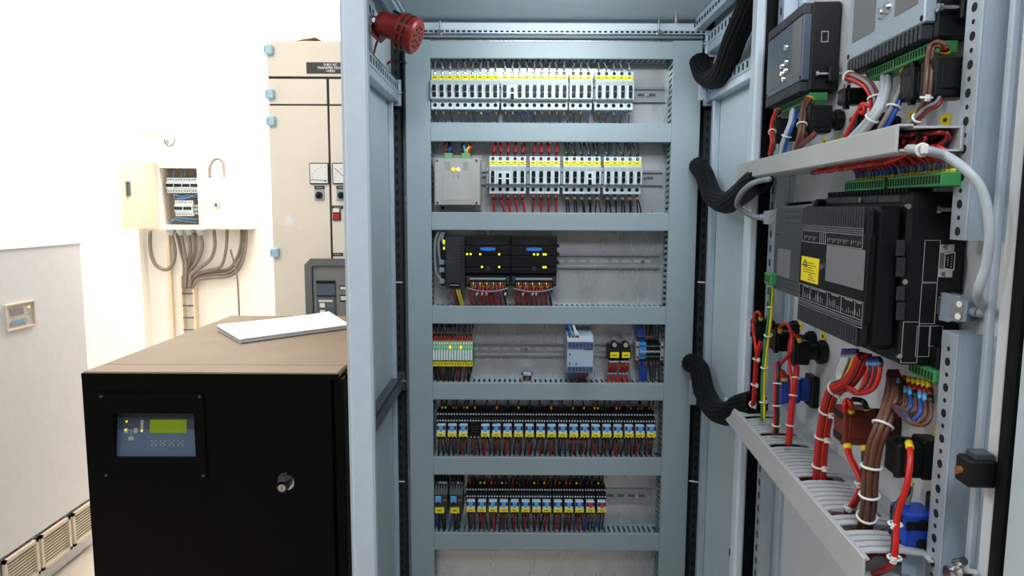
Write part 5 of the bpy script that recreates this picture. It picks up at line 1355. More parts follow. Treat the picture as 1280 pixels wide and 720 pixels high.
for k in range(16):
    rd = rt.uniform(.008, .0125); dc = rt.uniform(.048, .074); zc_t = TZ0+.005+rd*.9+rt.uniform(0, max(.001, (TZ1-TZ0)-.012-1.9*rd)); sm = TS1-rt.uniform(.004, .022); ph = rt.uniform(-.8, 1.6)
    P = [(dc-.006, TS1-.10, zc_t)]
    for q in range(7):
        a_ = ph + q*.62; P.append((min(.084, max(.036, dc+1.25*rd*math.cos(a_))), sm-.012*abs(q-3)/3, min(TZ1-.006, max(TZ0+.005, zc_t+rd*math.sin(a_)))))
    P.append((dc+.004, TS1-.09, zc_t-.003))
    wire('red_wire' if k % 5 else 'black_wire', '%s wire looping inside the open end of the upper trunking' % ('red' if k % 5 else 'black'), 'wires in the open trunking end %s' % bool(k % 5), P, .0023, (M_RED if k % 2 else M_DRED) if k % 5 else M_BLACKW, frame=D)

LZ1 = (DP(910, 502, .097).z + DP(1060, 677, .097).z)/2
LS0, LS1 = DP(905, 505, .097).y, DP(1073, 704, .097).y+.01
LH = .036
o = trunk('lower light grey trunking on the door with ribbed slotted top', LS0, LS1, LZ1-LH, LZ1, .03, .097, 1)
m = MB().box(.028, .030, LS0, LS1, LZ1-LH, LZ1, M_TRUNK).box(.030, .094, LS0, LS1, LZ1-LH, LZ1-LH+.002, M_TRUNK).box(.03, .094, LS0, LS0+.0015, LZ1-LH, LZ1, M_TRUNK)
m.box(.002, .028, LS0, LS1, LZ1-.006, LZ1-.004, M_TRUNK)
m.build('channel', o)
box1('lid', o, .094, .097, LS0-.001, LS1, LZ1-LH-.001, LZ1+.001, M_TRUNK, .001)
n = int((LS1-LS0)/.0125); gaps = set()
for (px, py) in ((957, 524), (965, 545), (983, 556), (1030, 600), (1050, 640), (1078, 658)):
    pass
SL = {}
def lower_s(px, py): return onZ_door(px, py, LZ1)
def onZ_door(px, py, z):
    r = ray(px, py); t_ = (z-CAM.z)/r.z; return Di @ (CAM + r*t_)
for (px, py) in ((948, 523), (958, 542), (975, 556), (1008, 600), (1045, 640), (1063, 659)):
    sg = onZ_door(px, py, LZ1).y; gaps.add(int((sg-LS0)/.0125))
m = MB()
for k in range(n):
    if k in gaps: continue
    ss = LS0+.003+k*.0125
    hh = [0, .0016, .0022, .0016, 0]
    ds = [.034, .048, .064, .080, .092]
    vs = []
    for dd, h_ in zip(ds, hh):
        vs += [(dd, ss, LZ1-.002+h_), (dd, ss+.0086, LZ1-.002+h_), (dd, ss, LZ1+h_), (dd, ss+.0086, LZ1+h_)]
    fs = []
    for i in range(4):
        a_ = 4*i; b_ = a_+4
        fs += [(a_+2, a_+3, b_+3, b_+2), (a_, b_, b_+1, a_+1), (a_, a_+2, b_+2, b_), (a_+1, b_+1, b_+3, a_+3)]
    fs += [(0, 1, 3, 2), (16, 18, 19, 17)]
    m.add(vs, fs, M_TRUNK)
m.box(.091, .094, LS0, LS1, LZ1-.002, LZ1, M_TRUNK).box(.030, .035, LS0, LS1, LZ1-.002, LZ1, M_TRUNK)
m.build('slotted_cover', o)
for k in range(22):
    ss = LS0+.02+k*(LS1-LS0-.03)/22; col = (M_RED, M_DRED, M_BLACKW, M_DRED, M_BLUE, M_WWIRE)[k % 6] if k % 3 else M_DRED
    nm = {M_RED: 'red_wire', M_DRED: 'red_wire', M_BLACKW: 'black_wire', M_BLUE: 'blue_wire', M_WWIRE: 'white_wire'}[col]
    wire(nm, '%s wire lying inside the lower trunking seen through its slots' % nm.split('_')[0], 'wires inside the lower trunking ' + nm, [(.038, ss, LZ1-.012), (.055, ss+.012, LZ1-.008), (.072, ss+.004, LZ1-.010), (.088, ss+.016, LZ1-.014)], .003, col, frame=D)

# contact blocks behind the push buttons
def contact_block(lb, s0, s1, z0, z1, d0, d1, mt=M_BLACK, collar=0, seg=2, name='contact_block'):
    o = thing(name, lb, 'contact block', (0, (s0+s1)/2, z0), D)
    m = MB().box(d0, d1, s0, s1, z0, z1, mt, .0025)
    h = z1-z0
    for f in (.10, .72):
        m.box(d1-.0006, d1+.0006, s0+.003, s1-.003, z0+h*f, z0+h*(f+.18), M_HOLE)
    m.box(d0+.004, d1-.006, s1-.0002, s1+.0014, z0+h*.2, z0+h*.8, mt, .001)
    m.build('body', o)
    for f in (.06, .94):
        MB().cyl((d1-.008, (s0+s1)/2, z0+h*f), (d1-.008, (s0+s1)/2, z0+h*f+(.006 if f > .5 else -.006)), .004, mt, n=10).build('terminal', o)
    if collar:
        zc2 = (z0+z1)/2; sc = (s0+s1)/2
        m = MB().cyl((.0005, sc, zc2), (.012, sc, zc2), collar, mt, n=20).cyl((.012, sc, zc2), (d0+.001, sc, zc2), collar*.72, mt, n=16)
        for k in range(8):
            a_ = 2*PI*k/8; m.cyl((.002, sc+math.cos(a_)*collar, zc2+math.sin(a_)*collar), (.010, sc+math.cos(a_)*collar, zc2+math.sin(a_)*collar), .002, mt, n=6)
        m.build('collar', o)
    else:
        box1('base', o, .0005, d0+.001, s0+.002, s1-.002, z0+.004, z1-.004, mt, .002)
    return o
def cb_px(lb, x0, x1, y0, y1, d1, width, mt=M_BLACK, collar=0, d0=None):
    """near side face given in pixels; d1 = height off the door of the end with the terminals"""
    s1 = DP(x0, (y0+y1)/2, d1).y
    a_, b_ = DS(x0, y0, s1), DS(x1, y1, s1)
    return contact_block(lb, s1-width, s1, b_.z, a_.z, max(.004, b_.x) if d0 is None else d0, d1, mt, collar), s1, b_.z, a_.z
cb_px('small black contact block by the hinge above the upper trunking', 968, 981, 148, 176, .060, .018, d0=.02)
blk1 = cb_px('black contact block with round collar under the controller by the hinge', 1010, 1042, 131, 166, .052, .028, collar=.013, d0=.018)
cb_px('low black terminal block beside the red loop above the upper trunking', 1054, 1078, 109, 130, .052, .020, d0=.02)
cb_px('small black contact block below the low terminal block', 1069, 1082, 143, 170, .040, .020, d0=.01)
cb_px('another small black contact block hugging the low terminal block', 1088, 1101, 140, 168, .036, .022, d0=.01)
blk2 = cb_px('large black contact block under the green connectors, farther from the rail', 1139, 1161, 80, 124, .040, .026, d0=.012, collar=.012)
blk3 = cb_px('large black contact block beside the perforated upper rail', 1168, 1207, 69, 121, .050, .028, d0=.014)
ba = cb_px('black contact block next to the green and yellow earth wire, by the hinge', 943, 959, 400, 425, .074, .026, d0=.04, collar=.013)
bb_ = cb_px('black contact block between the two others below the slate module', 967, 988, 415, 440, .066, .026, d0=.03, collar=.014)
bc = cb_px('black contact block with large ribbed collar below the warning sticker', 991, 1013, 427, 457, .052, .028, d0=.026, collar=.0165)
bd_ = cb_px('blue contact block on black base above the lower trunking', 975, 991, 472, 505, .058, .024, M_RBLUE, d0=.026)
box1('base_plate', bd_[0], .001, .012, bd_[1]-.03, bd_[1]+.004, bd_[2]-.006, bd_[3]+.002, M_BLACK, .002)
bn = cb_px('dark brown contact block under the main controller', 1054, 1092, 513, 558, .066, .030, M_BRICK, d0=.028)
box1('rear_block', bn[0], .004, .030, bn[1]-.026, bn[1]-.002, bn[2]+.002, bn[3]-.004, M_BRICK, .002)
box1('collar', bn[0], .0005, .004, bn[1]-.028, bn[1], bn[2]+.008, bn[3]-.010, M_BLACK, .001)
bk_ = cb_px('square black contact block beside the lower perforated rail', 1122, 1151, 556, 599, .050, .030, d0=.024)
box1('rear_block', bk_[0], .004, .025, bk_[1]-.028, bk_[1]-.001, bk_[2]-.002, bk_[3]+.004, M_BLACK, .002)
bl_b = cb_px('bright blue contact block at the bottom beside the lower perforated rail', 1129, 1156, 642, 693, .048, .032, M_RBLUE, d0=.016)
box1('base_plate', bl_b[0], .001, .012, bl_b[1]-.034, bl_b[1]+.002, bl_b[2]+.004, bl_b[3]+.012, M_BLACK, .002)
for f in (.28, .75):
    MB().cyl((.030, bl_b[1], bl_b[2]+(bl_b[3]-bl_b[2])*f), (.030, bl_b[1]+.002, bl_b[2]+(bl_b[3]-bl_b[2])*f), .0055, M_HOLE, n=12).build('screw_hole', bl_b[0])
MB().box(.018, .046, bl_b[1], bl_b[1]+.002, bl_b[2]+.026, bl_b[2]+.034, M_BLACK).build('release_slot', bl_b[0])
# steel bracket at the end of the lower trunking
p = onZ_door(1150, 705, LZ1-.03)
m = MB().box(.018, .046, LS1-.030, LS1-.028, LZ1-.055, LZ1+.012, M_ZINC, .0005).box(.018, .060, LS1-.030, LS1+.012, LZ1-.034, LZ1-.032, M_ZINC, .0005).cyl((.045, LS1-.02, LZ1-.032), (.045, LS1-.02, LZ1-.027), .006, M_STEEL, n=6)
o = thing('steel_bracket', 'bent bright steel bracket under the bright blue contact block', 'bracket', (.03, LS1-.03, LZ1-.05), D); m.build('plate', o)

# ================================================================== main controller
dR, dBs = .090, .058
S1 = DP(1086, 300, dR).y; S0 = DP(1001, 300, dR).y
Z1 = DP(1086, 257.5, dR).z; Z0 = DP(1077, 438, dR).z
BS0 = S0-.012; BS1 = S1+.010
BZ1 = DP(1124, 240, dBs).z; BZ0 = DP(1124, 457, dBs).z
mc = thing('main_controller', 'large black finned controller with yellow warning sticker and blank grey label', 'controller', (0, (S0+S1)/2, Z0), D)
MB().box(.001, dBs, BS0, BS1, BZ0, BZ1, M_BLACK, .004).build('base_housing', mc)
m = MB().box(dBs-.002, dR-.006, S0, S1, Z0, Z1, M_PLC, .006).box(dR-.007, dR, S0, S1, Z0+.027, Z1-.029, M_PLC, .001)
n = 28
m.box(dR-.007, dR, S1-.010, S1, Z0+.002, Z1-.002, M_PLC, .003)
for k in range(n):
    ss = S0+.002+k*(S1-S0-.014)/n
    m.box(dR-.007, dR+.0004, ss, ss+.0038, Z1-.030, Z1-.001, M_FIN, .0008)
    m.box(dR-.007, dR+.0004, ss, ss+.0038, Z0+.001, Z0+.028, M_FIN, .0008)
m.build('front_housing', mc)
def outline(mb, s0, s1, z0, z1, d, t_=.0006, mt=M_INKW):
    for bb in ((s0, s1, z0, z0+t_), (s0, s1, z1-t_, z1), (s0, s0+t_, z0, z1), (s1-t_, s1, z0, z1)): mb.box(d, d+.0003, *bb, mt)
m = MB()
fz = lambda f: Z0+(Z1-Z0)*f; fs_ = lambda f: S0+(S1-S0)*f
# printed terminal tables, upper
outline(m, fs_(.02), fs_(.93), fz(.700), fz(.845), dR)
for f in (.825, .81, .795): m.box(dR, dR+.0003, fs_(.03), fs_(.92), fz(f), fz(f)+.0006, M_INKW)
for f0, f1 in ((.06, .30), (.45, .76), (.78, .92)):
    m.box(dR, dR+.0002, fs_(f0), fs_(f1), fz(.715), fz(.785), M_HOLE)
    kk = int((f1-f0)*40)
    for k in range(kk):
        ss = fs_(f0+(f1-f0)*(k+.4)/kk); m.box(dR+.0001, dR+.0004, ss, ss+.0008, fz(.72+.012*(k % 3)), fz(.748), M_INKW)
        m.box(dR+.0001, dR+.0004, ss-.0006, ss+.0014, fz(.748), fz(.752), M_INKW)
for f in (.33, .36, .39, .42): m.box(dR, dR+.0003, fs_(f), fs_(f)+.0007, fz(.705), fz(.79), M_INKW)
# lower tables
outline(m, fs_(.02), fs_(.98), fz(.150), fz(.335), dR)
for f in (.205, .185, .17): m.box(dR, dR+.0003, fs_(.03), fs_(.97), fz(f), fz(f)+.0006, M_INKW)
for f in (.09, .22, .35, .50, .70, .88): m.box(dR, dR+.0003, fs_(f), fs_(f)+.0007, fz(.205), fz(.335), M_INKW)
rp_ = random.Random(2)
for k in range(34):
    ss = fs_(.04+.93*k/34); m.box(dR, dR+.0003, ss, ss+.0006, fz(.225), fz(.225+.018*rp_.randint(0, 3)+.006), M_INKW)
for f0, f1 in ((.11, .19), (.24, .33), (.37, .47), (.56, .66), (.75, .85), (.90, .96)): m.box(dR, dR+.0003, fs_(f0), fs_(f1), fz(.318), fz(.318)+.0010, M_INKW)
m.build('printed_tables', mc)
ws = MB().box(dR, dR+.0008, fs_(.045), fs_(.345), fz(.365), fz(.575), M_YELLOW)
for k in range(8): ws.box(dR+.0007, dR+.0011, fs_(.09 if k > 2 else .18), fs_(.30-.03*(k % 3)), fz(.385+.02*k), fz(.385+.02*k)+.0007, M_INK)
tri = [(fs_(.075), fz(.50)), (fs_(.155), fz(.50)), (fs_(.115), fz(.55))]
for i in range(3):
    a_, b_ = tri[i], tri[(i+1) % 3]; ws.cyl((dR+.001, a_[0], a_[1]), (dR+.001, b_[0], b_[1]), .0006, M_INK, n=4)
ws.build('warning_sticker', mc, label='yellow warning sticker with small black print')
box1('blank_label', mc, dR, dR+.0010, fs_(.46), fs_(.975), fz(.415), fz(.695), M_PATCH, .0004, label='plain grey label')
MB().cyl((dR, fs_(.42), fz(.52)), (dR+.001, fs_(.42), fz(.52)), .009, M_HOLE).cyl((dR+.001, fs_(.42), fz(.52)), (dR+.004, fs_(.42), fz(.52)), .004, M_STEEL, n=8).build('screw', mc)
# base top: fins, covers, screw
m = MB()
for k in range(26):
    ss = BS0+.004+k*(BS1-BS0-.008)/26; m.box(dBs-.026, dBs-.001, ss, ss+.0035, BZ1-.001, BZ1+.004, M_PLC, .0006)
m.build('cooling_fins', mc)
m = MB(); zA_, zB_ = Z1+.003, BZ1-.003
for k in range(4): m.box(dBs-.001, dBs+.0015, BS0+.004+k*(BS1-BS0-.02)/4, BS0+.002+(k+1)*(BS1-BS0-.02)/4, zA_, zB_, M_PLC2, .001)
m.build('slot_covers', mc)
for f in (.52,): MB().cyl((dBs, BS0+(BS1-BS0)*f, (zA_+zB_)/2), (dBs+.004, BS0+(BS1-BS0)*f, (zA_+zB_)/2), .0035, M_STEEL, n=10).build('screw', mc)
# near side face: ejector strip, screws, printed boxes, sockets
m = MB()
for (y0_, y1_) in ((300, 320), (322, 346), (358, 376), (378, 400)):
    a_, b_ = DS(1121, y0_, BS1), DS(1130, y1_, BS1); m.box(b_.x, a_.x, BS1-.001, BS1+.0012, b_.z, a_.z, M_PLC2, .0005)
m.build('ejectors', mc)
for (px, py) in ((1129.5, 352), (1123, 444.5), (1134, 258)):
    a_ = DS(px, py, BS1); MB().cyl((a_.x, BS1, a_.z), (a_.x, BS1+.003, a_.z), .0026, M_STEEL, n=10).build('screw', mc)
m = MB()
for (x0_, y0_, x1_, y1_) in ((1156, 300, 1172, 353), (1152, 353.5, 1168, 405), (1129, 402, 1146, 454), (1146.5, 407, 1161, 446), (1162, 407, 1177, 433)):
    a_, b_ = DS(x0_, y0_, BS1), DS(x1_, y1_, BS1); outl = MB()
    for bb in ((b_.x, a_.x, b_.z, b_.z+.0005), (b_.x, a_.x, a_.z-.0005, a_.z), (b_.x, b_.x+.0005, b_.z, a_.z), (a_.x-.0005, a_.x, b_.z, a_.z)):
        m.box(bb[0], bb[1], BS1, BS1+.0004, bb[2], bb[3], M_INKW)
m.build('printed_boxes', mc)
a_, b_ = DS(1173, 305, BS1), DS(1191, 347, BS1)
xc = (a_.x+b_.x)/2; zc2 = (a_.z+b_.z)/2; hh = (a_.z-b_.z)
sk = MB().box(xc-.007, xc+.007, BS1-.001, BS1+.0015, b_.z, a_.z, M_STEEL, .0005)
shell = [(xc-.0055, zc2-.009), (xc+.0045, zc2-.0075), (xc+.0045, zc2+.0075), (xc-.0055, zc2+.009)]
sk.prism(shell, 'y', BS1+.001, BS1+.006, M_STEEL)
shell2 = [(xc-.0045, zc2-.0078), (xc+.0035, zc2-.0065), (xc+.0035, zc2+.0065), (xc-.0045, zc2+.0078)]
sk.prism(shell2, 'y', BS1+.0058, BS1+.0063, M_HOLE)
for k in range(5): sk.cyl((xc-.002, BS1+.006, zc2-.005+k*.0025), (xc-.002, BS1+.0068, zc2-.005+k*.0025), .0006, M_STEEL, n=6)
for k in range(4): sk.cyl((xc+.0015, BS1+.006, zc2-.00375+k*.0025), (xc+.0015, BS1+.0068, zc2-.00375+k*.0025), .0006, M_STEEL, n=6)
for s_ in (1, -1): sk.cyl((xc, BS1+.001, zc2+s_*hh*.40), (xc, BS1+.005, zc2+s_*hh*.40), .0026, M_STEEL, n=6)
sk.build('serial_socket', mc, label='open steel serial socket')
clamp(mc, 1180, 262, BS1, .018)
a_ = DS(1171, 447, BS1); box1('release_latch', mc, a_.x-.010, a_.x+.006, BS1-.004, BS1+.012, a_.z-.010, a_.z+.012, M_BLACK, .002)

# slate expansion module
E0, E1 = DP(968, 300, dR-.004).y, S0-.001
EZ1 = DP(1000, 257, dR-.004).z; EZ0 = (DP(973, 363, dR-.004).z + DP(997, 373, dR-.004).z)/2
ex_ = thing('expansion_module', 'flat slate-grey module left of the finned controller with blank label', 'controller module', (0, (E0+E1)/2, EZ0), D)
ex_['label'] = 'flat slate-grey module between the hinge rail and the finned main controller'
m = MB().box(.02, dR-.004, E0, E1, EZ0, EZ1, M_EXP, .003)
m.box(.004, .03, E0-.012, E0+.01, EZ0+.01, EZ1-.02, M_EXP, .002)
for (g0, g1) in ((.80, .93), (.06, .16)):
    for r_ in range(3):
        for k in range(9):
            ss = E0+(E1-E0)*(.38+.055*k); zz = EZ0+(EZ1-EZ0)*(g0+(g1-g0)*r_/2); m.box(dR-.0042, dR-.0036, ss, ss+.0018, zz, zz+.0012, M_HOLE)
m.box(dR-.0042, dR-.0036, E0+.004, E0+.03, EZ0+(EZ1-EZ0)*.66, EZ0+(EZ1-EZ0)*.66+.001, M_HOLE)
m.build('housing', ex_)
box1('blank_label', ex_, dR-.004, dR-.0032, E0+(E1-E0)*.16, E0+(E1-E0)*.62, EZ0+(EZ1-EZ0)*.18, EZ0+(EZ1-EZ0)*.50, M_PATCH, label='plain grey label')
for k, f in enumerate((.12, 1.02)):
    ss = E0+(E1-E0)*f-.01
    cl_ = MB().box(.02, .034, ss, ss+.012, EZ1-.002, EZ1+.010, M_BLACK, .002).build('clamp', ex_)
    MB().cyl((.03, ss+.006, EZ1+.006), (.075, ss+.004, EZ1+.002), .0022, M_BLACK, n=8).cyl((.072, ss+.004, EZ1+.002), (.076, ss+.004, EZ1+.002), .0042, M_DARKSTEEL, n=10).build('screw', cl_)
def plug(lb, M4, L=.034, w_=.030, h=.013):
    """serial plug hood: local x = cable direction, y = width, z = thickness"""
    o = thing('serial_plug', lb, 'plug', (0, 0, 0), M4)
    b = MB().prism([(0, -w_/2), (.010, -w_/2), (.014, -w_*.42), (L, -w_*.36), (L, w_*.36), (.014, w_*.42), (.010, w_/2), (0, w_/2)], 'z', -h/2, h/2, M_PLUG)
    b.box(.012, .024, -w_*.28, w_*.22, h/2-.0004, h/2+.0006, M_DCABLE)
    b.build('hood', o)
    box1('shell', o, -.006, 0, -w_*.34, w_*.34, -h*.36, h*.36, M_STEEL, .001)
    for s_ in (1, -1):
        MB().cyl((-.005, s_*w_*.42, 0), (.016, s_*w_*.42, 0), .0028, M_STEEL, n=10).build('thumb_screw', o)
        MB().cyl((.020, s_*w_*.22, h/2-.001), (.020, s_*w_*.22, h/2+.0012), .0032, M_STEEL, n=10).build('screw', o)
    MB().cyl((L-.001, 0, 0), (L+.006, 0, 0), .0052, M_PLUG, n=12).build('strain_relief', o)
    return o
# plug on the slate module (points to the hinge side) and its cable
p1 = D @ Vector((dR-.022, E0-.004, DP(964, 271, .07).z)); 
c_end = onY(936, 272, p1.y+.035)
xd = (c_end-p1).normalized(); yd = Vector((0, 0, 1)); yd = (yd-xd*yd.dot(xd)).normalized(); zd = xd.cross(yd)
if zd.y > 0: yd = -yd; zd = -zd
MP = Matrix.Translation(p1) @ Matrix(((xd.x, yd.x, zd.x, 0), (xd.y, yd.y, zd.y, 0), (xd.z, yd.z, zd.z, 0), (0, 0, 0, 1)))
plug('grey serial plug in the hinge-side edge of the slate module', MP, L=.032, w_=.026)
e_ = MP @ Vector((.036, 0, 0))
wire('data_cable', 'grey cable from the slate module plug curling up beneath the upper trunking', None, [e_, e_+xd*.014+Vector((0, 0, .002)), onY(922, 258, e_.y+.01), onY(926, 243, e_.y-.01), onY(938, 231, e_.y-.03), onY(950, 226, e_.y-.04), onY(962, 224, e_.y-.06)], .0042, M_DCABLE, n=8, cat='cable')
# plug on the near side of the main controller and its cable
pc = DS(1179, 382, BS1)
p2 = D @ Vector((pc.x, BS1+.004, pc.z))
q2 = D @ Vector((pc.x-.016, BS1+.042, pc.z-.002))
xd = (q2-p2).normalized(); yd = Vector((0, 0, 1)); yd = (yd-xd*yd.dot(xd)).normalized(); zd = xd.cross(yd)
if zd.x > 0: yd = -yd; zd = -zd
MP2 = Matrix.Translation(p2) @ Matrix(((xd.x, yd.x, zd.x, 0), (xd.y, yd.y, zd.y, 0), (xd.z, yd.z, zd.z, 0), (0, 0, 0, 1)))
plug('grey serial plug in the near side of the finned main controller', MP2, L=.028, w_=.027)
e_ = MP2 @ Vector((.032, 0, 0))
cp = [e_, e_+xd*.012+Vector((0, 0, .002))] + [D @ DP(x, y, d) for x, y, d in ((1222, 370, .034), (1233, 330, .034), (1237, 285, .036), (1228, 240, .042), (1208, 213, .052), (1180, 194, .062))] + [D @ DP(1155, 188, .082), D @ DP(1136, 186, .082)]
wire('data_cable', 'pale grey cable rising from the near serial plug to the open trunking end', None, cp, .0043, M_GCABLE, n=8, cat='cable')
o_ = D @ DP(1153, 187.5, .083)
mb = MB(); rp = [o_ + Dx*0 + Vector((0, 0, 1))*math.cos(2*PI*j/12)*.0052 + Dx*math.sin(2*PI*j/12)*.0052 for j in range(12)]
mb.tube(rp, .0014, M_TIE, 6, closed=True).box(o_.x-.003, o_.x+.003, o_.y-.005, o_.y-.001, o_.z-.004, o_.z+.004, M_TIE, .001).build('cable_tie', org=o_, label='white nylon tie fixing the pale cable to the trunking mouth', cat='cable tie')

# connectors above and below the main controller
g1 = green_conn('green connector on top of the main controller, nearer the hinge', DP(1056, 233, .048).y, DP(1104, 231, .048).y, BZ1+.004, .020, .048, .013)
g2 = green_conn('green connector on top of the main controller, nearer the perforated rail', DP(1109, 230, .048).y, DP(1176, 228, .048).y, BZ1+.004, .020, .048, .013)
rw = random.Random(5)
for gi, (sa, sb, nn) in enumerate(((DP(1056, 233, .048).y, DP(1104, 231, .048).y, 11), (DP(1109, 230, .048).y, DP(1176, 228, .048).y, 14))):
    for k in range(nn):
        ss = sa+(sb-sa)*(k+.5)/nn; z0_ = BZ1+.016
        wire('red_wire', 'dark red wire arching from the %s top connector of the main controller to the trunking' % ('hinge-side', 'rail-side')[gi], 'red wires on the top connectors %d' % gi, [(.036, ss, z0_), (.037, ss, z0_+.012), (.05+rw.uniform(-.006, .01), ss-.012, z0_+.026), (.07, ss-.035-rw.uniform(0, .02), TZ0-.006), (.064, ss-.075, TZ0-.004)], .0024, M_RED if k % 3 else M_DRED, [(.0, .08, M_YWIRE, 1.2), (.14, .24, rw.choice((M_BLUE, M_GREYW, M_BLUE)), 1.3)], frame=D)
green_conn('small green connector on the slate module with an earth wire', E0-.014, E0+.016, EZ0+.006, .062, .094, .017, n=3)
green_conn('green connector under the main controller', DP(1140, 470, .03).y, DP(1172, 476, .03).y, BZ0-.013, .010, .034, .012)

# ================================================================== door wire bundles
def P3(L): return [DP(x, y, d) for x, y, d in L]
MR = [M_RED, M_DRED, M_RED]
bundle('wire_bundle', 'thick bundle of red wires tied with white straps dropping from the main controller', P3([(1079, 446, .060), (1070, 466, .060), (1058, 480, .064), (1043, 487, .066), (1036, 505, .066), (1030, 535, .066), (1026, 570, .066), (1024, 606, .064)]), .0082, .0026, 11, M_RED, (.42, .62, .78, .92), D, mats=[M_RED, M_RED, M_RED, M_RED, M_DRED, M_RED, M_RED, M_BLACKW, M_BLACKW, M_RED, M_RED])
for k in range(9):
    x0_ = 1052+k*3.2+(6 if k > 5 else 0); cl_ = (M_WWIRE, M_WWIRE, M_WWIRE, M_BROWN, M_YWIRE, M_RED, M_RED, M_BLACKW, M_RED)[k]
    nm = {M_WWIRE: 'white_wire', M_BROWN: 'brown_wire', M_YWIRE: 'yellow_wire', M_RED: 'red_wire', M_BLACKW: 'black_wire'}[cl_]
    if k < 6: P = [(x0_+3, 437, .052), (x0_+1, 450, .056), (x0_-5, 466, .058), (1049, 481, .064), (1040, 492, .066)]
    else: P = [(x0_+4, 443, .050), (x0_+6, 462, .054), (x0_+2, 478, .058), (1074, 490, .062), (1062, 484, .066), (1052, 481, .066)]
    wire(nm, '%s wire leaving the underside of the main controller into the red bundle' % nm.split('_')[0], 'feeders of the red bundle ' + nm, P3(P), .0021, cl_, [(.04, .10, M_NAVY, 1.4), (.12, .17, M_DRED, 1.4), (.18, .21, M_LBLUE, 1.4)], frame=D)
for k in range(5):
    x0_ = 1083+k*3.5
    wire('red_wire' if k % 2 == 0 else 'black_wire', '%s wire bowing under the near corner of the main controller' % ('red' if k % 2 == 0 else 'black'), 'bowed wires under the main controller %d' % (k % 2), P3([(x0_+2, 447, .054), (x0_+3, 460, .058), (x0_, 476, .060), (x0_-8, 488, .062), (1071, 492, .064), (1060, 486, .066)]), .0025, M_RED if k % 2 == 0 else M_BLACKW, [(.05, .11, M_NAVY, 1.4), (.13, .18, M_LBLUE, 1.4)], frame=D)
bundle('wire_bundle', 'brown wire bundle running down past the brown contact block', P3([(1119, 472, .036), (1115, 495, .042), (1110, 514, .050), (1102, 535, .060), (1093, 560, .066), (1088, 595, .068), (1086, 630, .066), (1081, 660, .062)]), .0088, .0034, 7, M_BROWN, (.42, .68, .82, .95), D)
for k in range(4):
    x0_ = 1112+k*3
    wire('brown_wire', 'brown wire hanging from the base of the main controller into the brown bundle', 'feeders of the brown bundle', P3([(x0_, 462, .036), (x0_, 480, .038), (x0_-1, 500, .044), (1108, 518, .054)]), .0026, M_BROWN, [(.12, .22, M_DRED, 1.35), (.25, .32, M_LBLUE, 1.35)], frame=D)
for k in range(7):
    x0_ = 1124+k*6.2; cl_ = M_BLUE if k in (2, 4) else M_BROWN; nm = 'blue_wire' if k in (2, 4) else 'brown_wire'
    wire(nm, '%s wire looping from the lower green connector back to the brown bundle' % nm.split('_')[0], 'looping wires at the lower green connector ' + nm, P3([(x0_, 470+k*1.2, .024), (x0_+2, 486+k*2.2, .030), (x0_+2, 503+k*3, .036), (x0_-8, 516+k*2.6, .042), (1136-k*.5, 514+k*2, .046), (1115, 506, .050)]), .0020, cl_, [(.0, .07, M_YWIRE, 1.5), (.11, .17, M_DRED, 1.5), (.18, .22, M_BLACKW if k % 3 == 0 else M_LBLUE, 1.5)], frame=D)
# earth wire and red droppers near the hinge
bundle('wire_bundle', 'green and yellow earth wire tied with white straps', P3([(964.5, 359, .078), (964, 372, .078), (962, 400, .080), (957, 440, .080), (954, 480, .080), (954, 526, .078)]), .0042, .0024, 3, M_YWIRE, (.30, .52, .72, .92), D, mats=[M_YWIRE, M_YWIRE, M_GWIRE])
bundle('wire_bundle', 'pair of red wires beside the earth wire by the hinge', P3([(951, 428, .078), (946, 445, .080), (944, 470, .080), (942, 500, .078), (940, 508, .074)]), .0046, .0026, 3, M_RED, (.32, .62, .9), D)
bundle('wire_bundle', 'red and black wires dropping between the earth wire and the blue block', P3([(973, 453, .072), (972, 470, .076), (971, 500, .078), (971, 520, .078), (970, 542, .076)]), .0048, .0026, 3, M_RED, (.35, .62, .9), D, mats=[M_RED, M_RED, M_BLACKW])
bundle('wire_bundle', 'red wires dropping from the ribbed-collar contact block', P3([(996, 458, .060), (995, 470, .066), (992, 490, .070), (989, 520, .074), (986, 556, .076)]), .0046, .0026, 3, M_RED, (.3, .58, .85), D)
for lb, P in (('red wire looping over the contact block by the hinge', [(951, 400, .070), (950, 392, .074), (945, 391, .078), (941, 405, .080), (944, 430, .082), (946, 446, .080)]),
              ('red wire arching over the middle contact block', [(975, 416, .060), (976, 407, .062), (984, 405, .064), (989, 415, .066), (990, 425, .068), (988, 440, .070), (976, 455, .072)]),
              ('red wire looping over the ribbed-collar contact block', [(1000, 428, .046), (997, 420, .050), (991, 420, .056), (987, 432, .062), (987, 455, .070), (990, 480, .072), (989, 500, .074)]),
              ('red wire rising to the blue contact block', [(979, 477, .054), (977, 468, .056), (972, 471, .062), (971, 490, .072)]),
              ('second red wire rising to the blue contact block', [(982, 477, .050), (981, 466, .052), (974, 464, .062), (972, 478, .070)])):
    wire('red_wire', lb, None, P3(P), .0025, M_RED, [(.0, .10, M_YWIRE, 1.3)], frame=D)
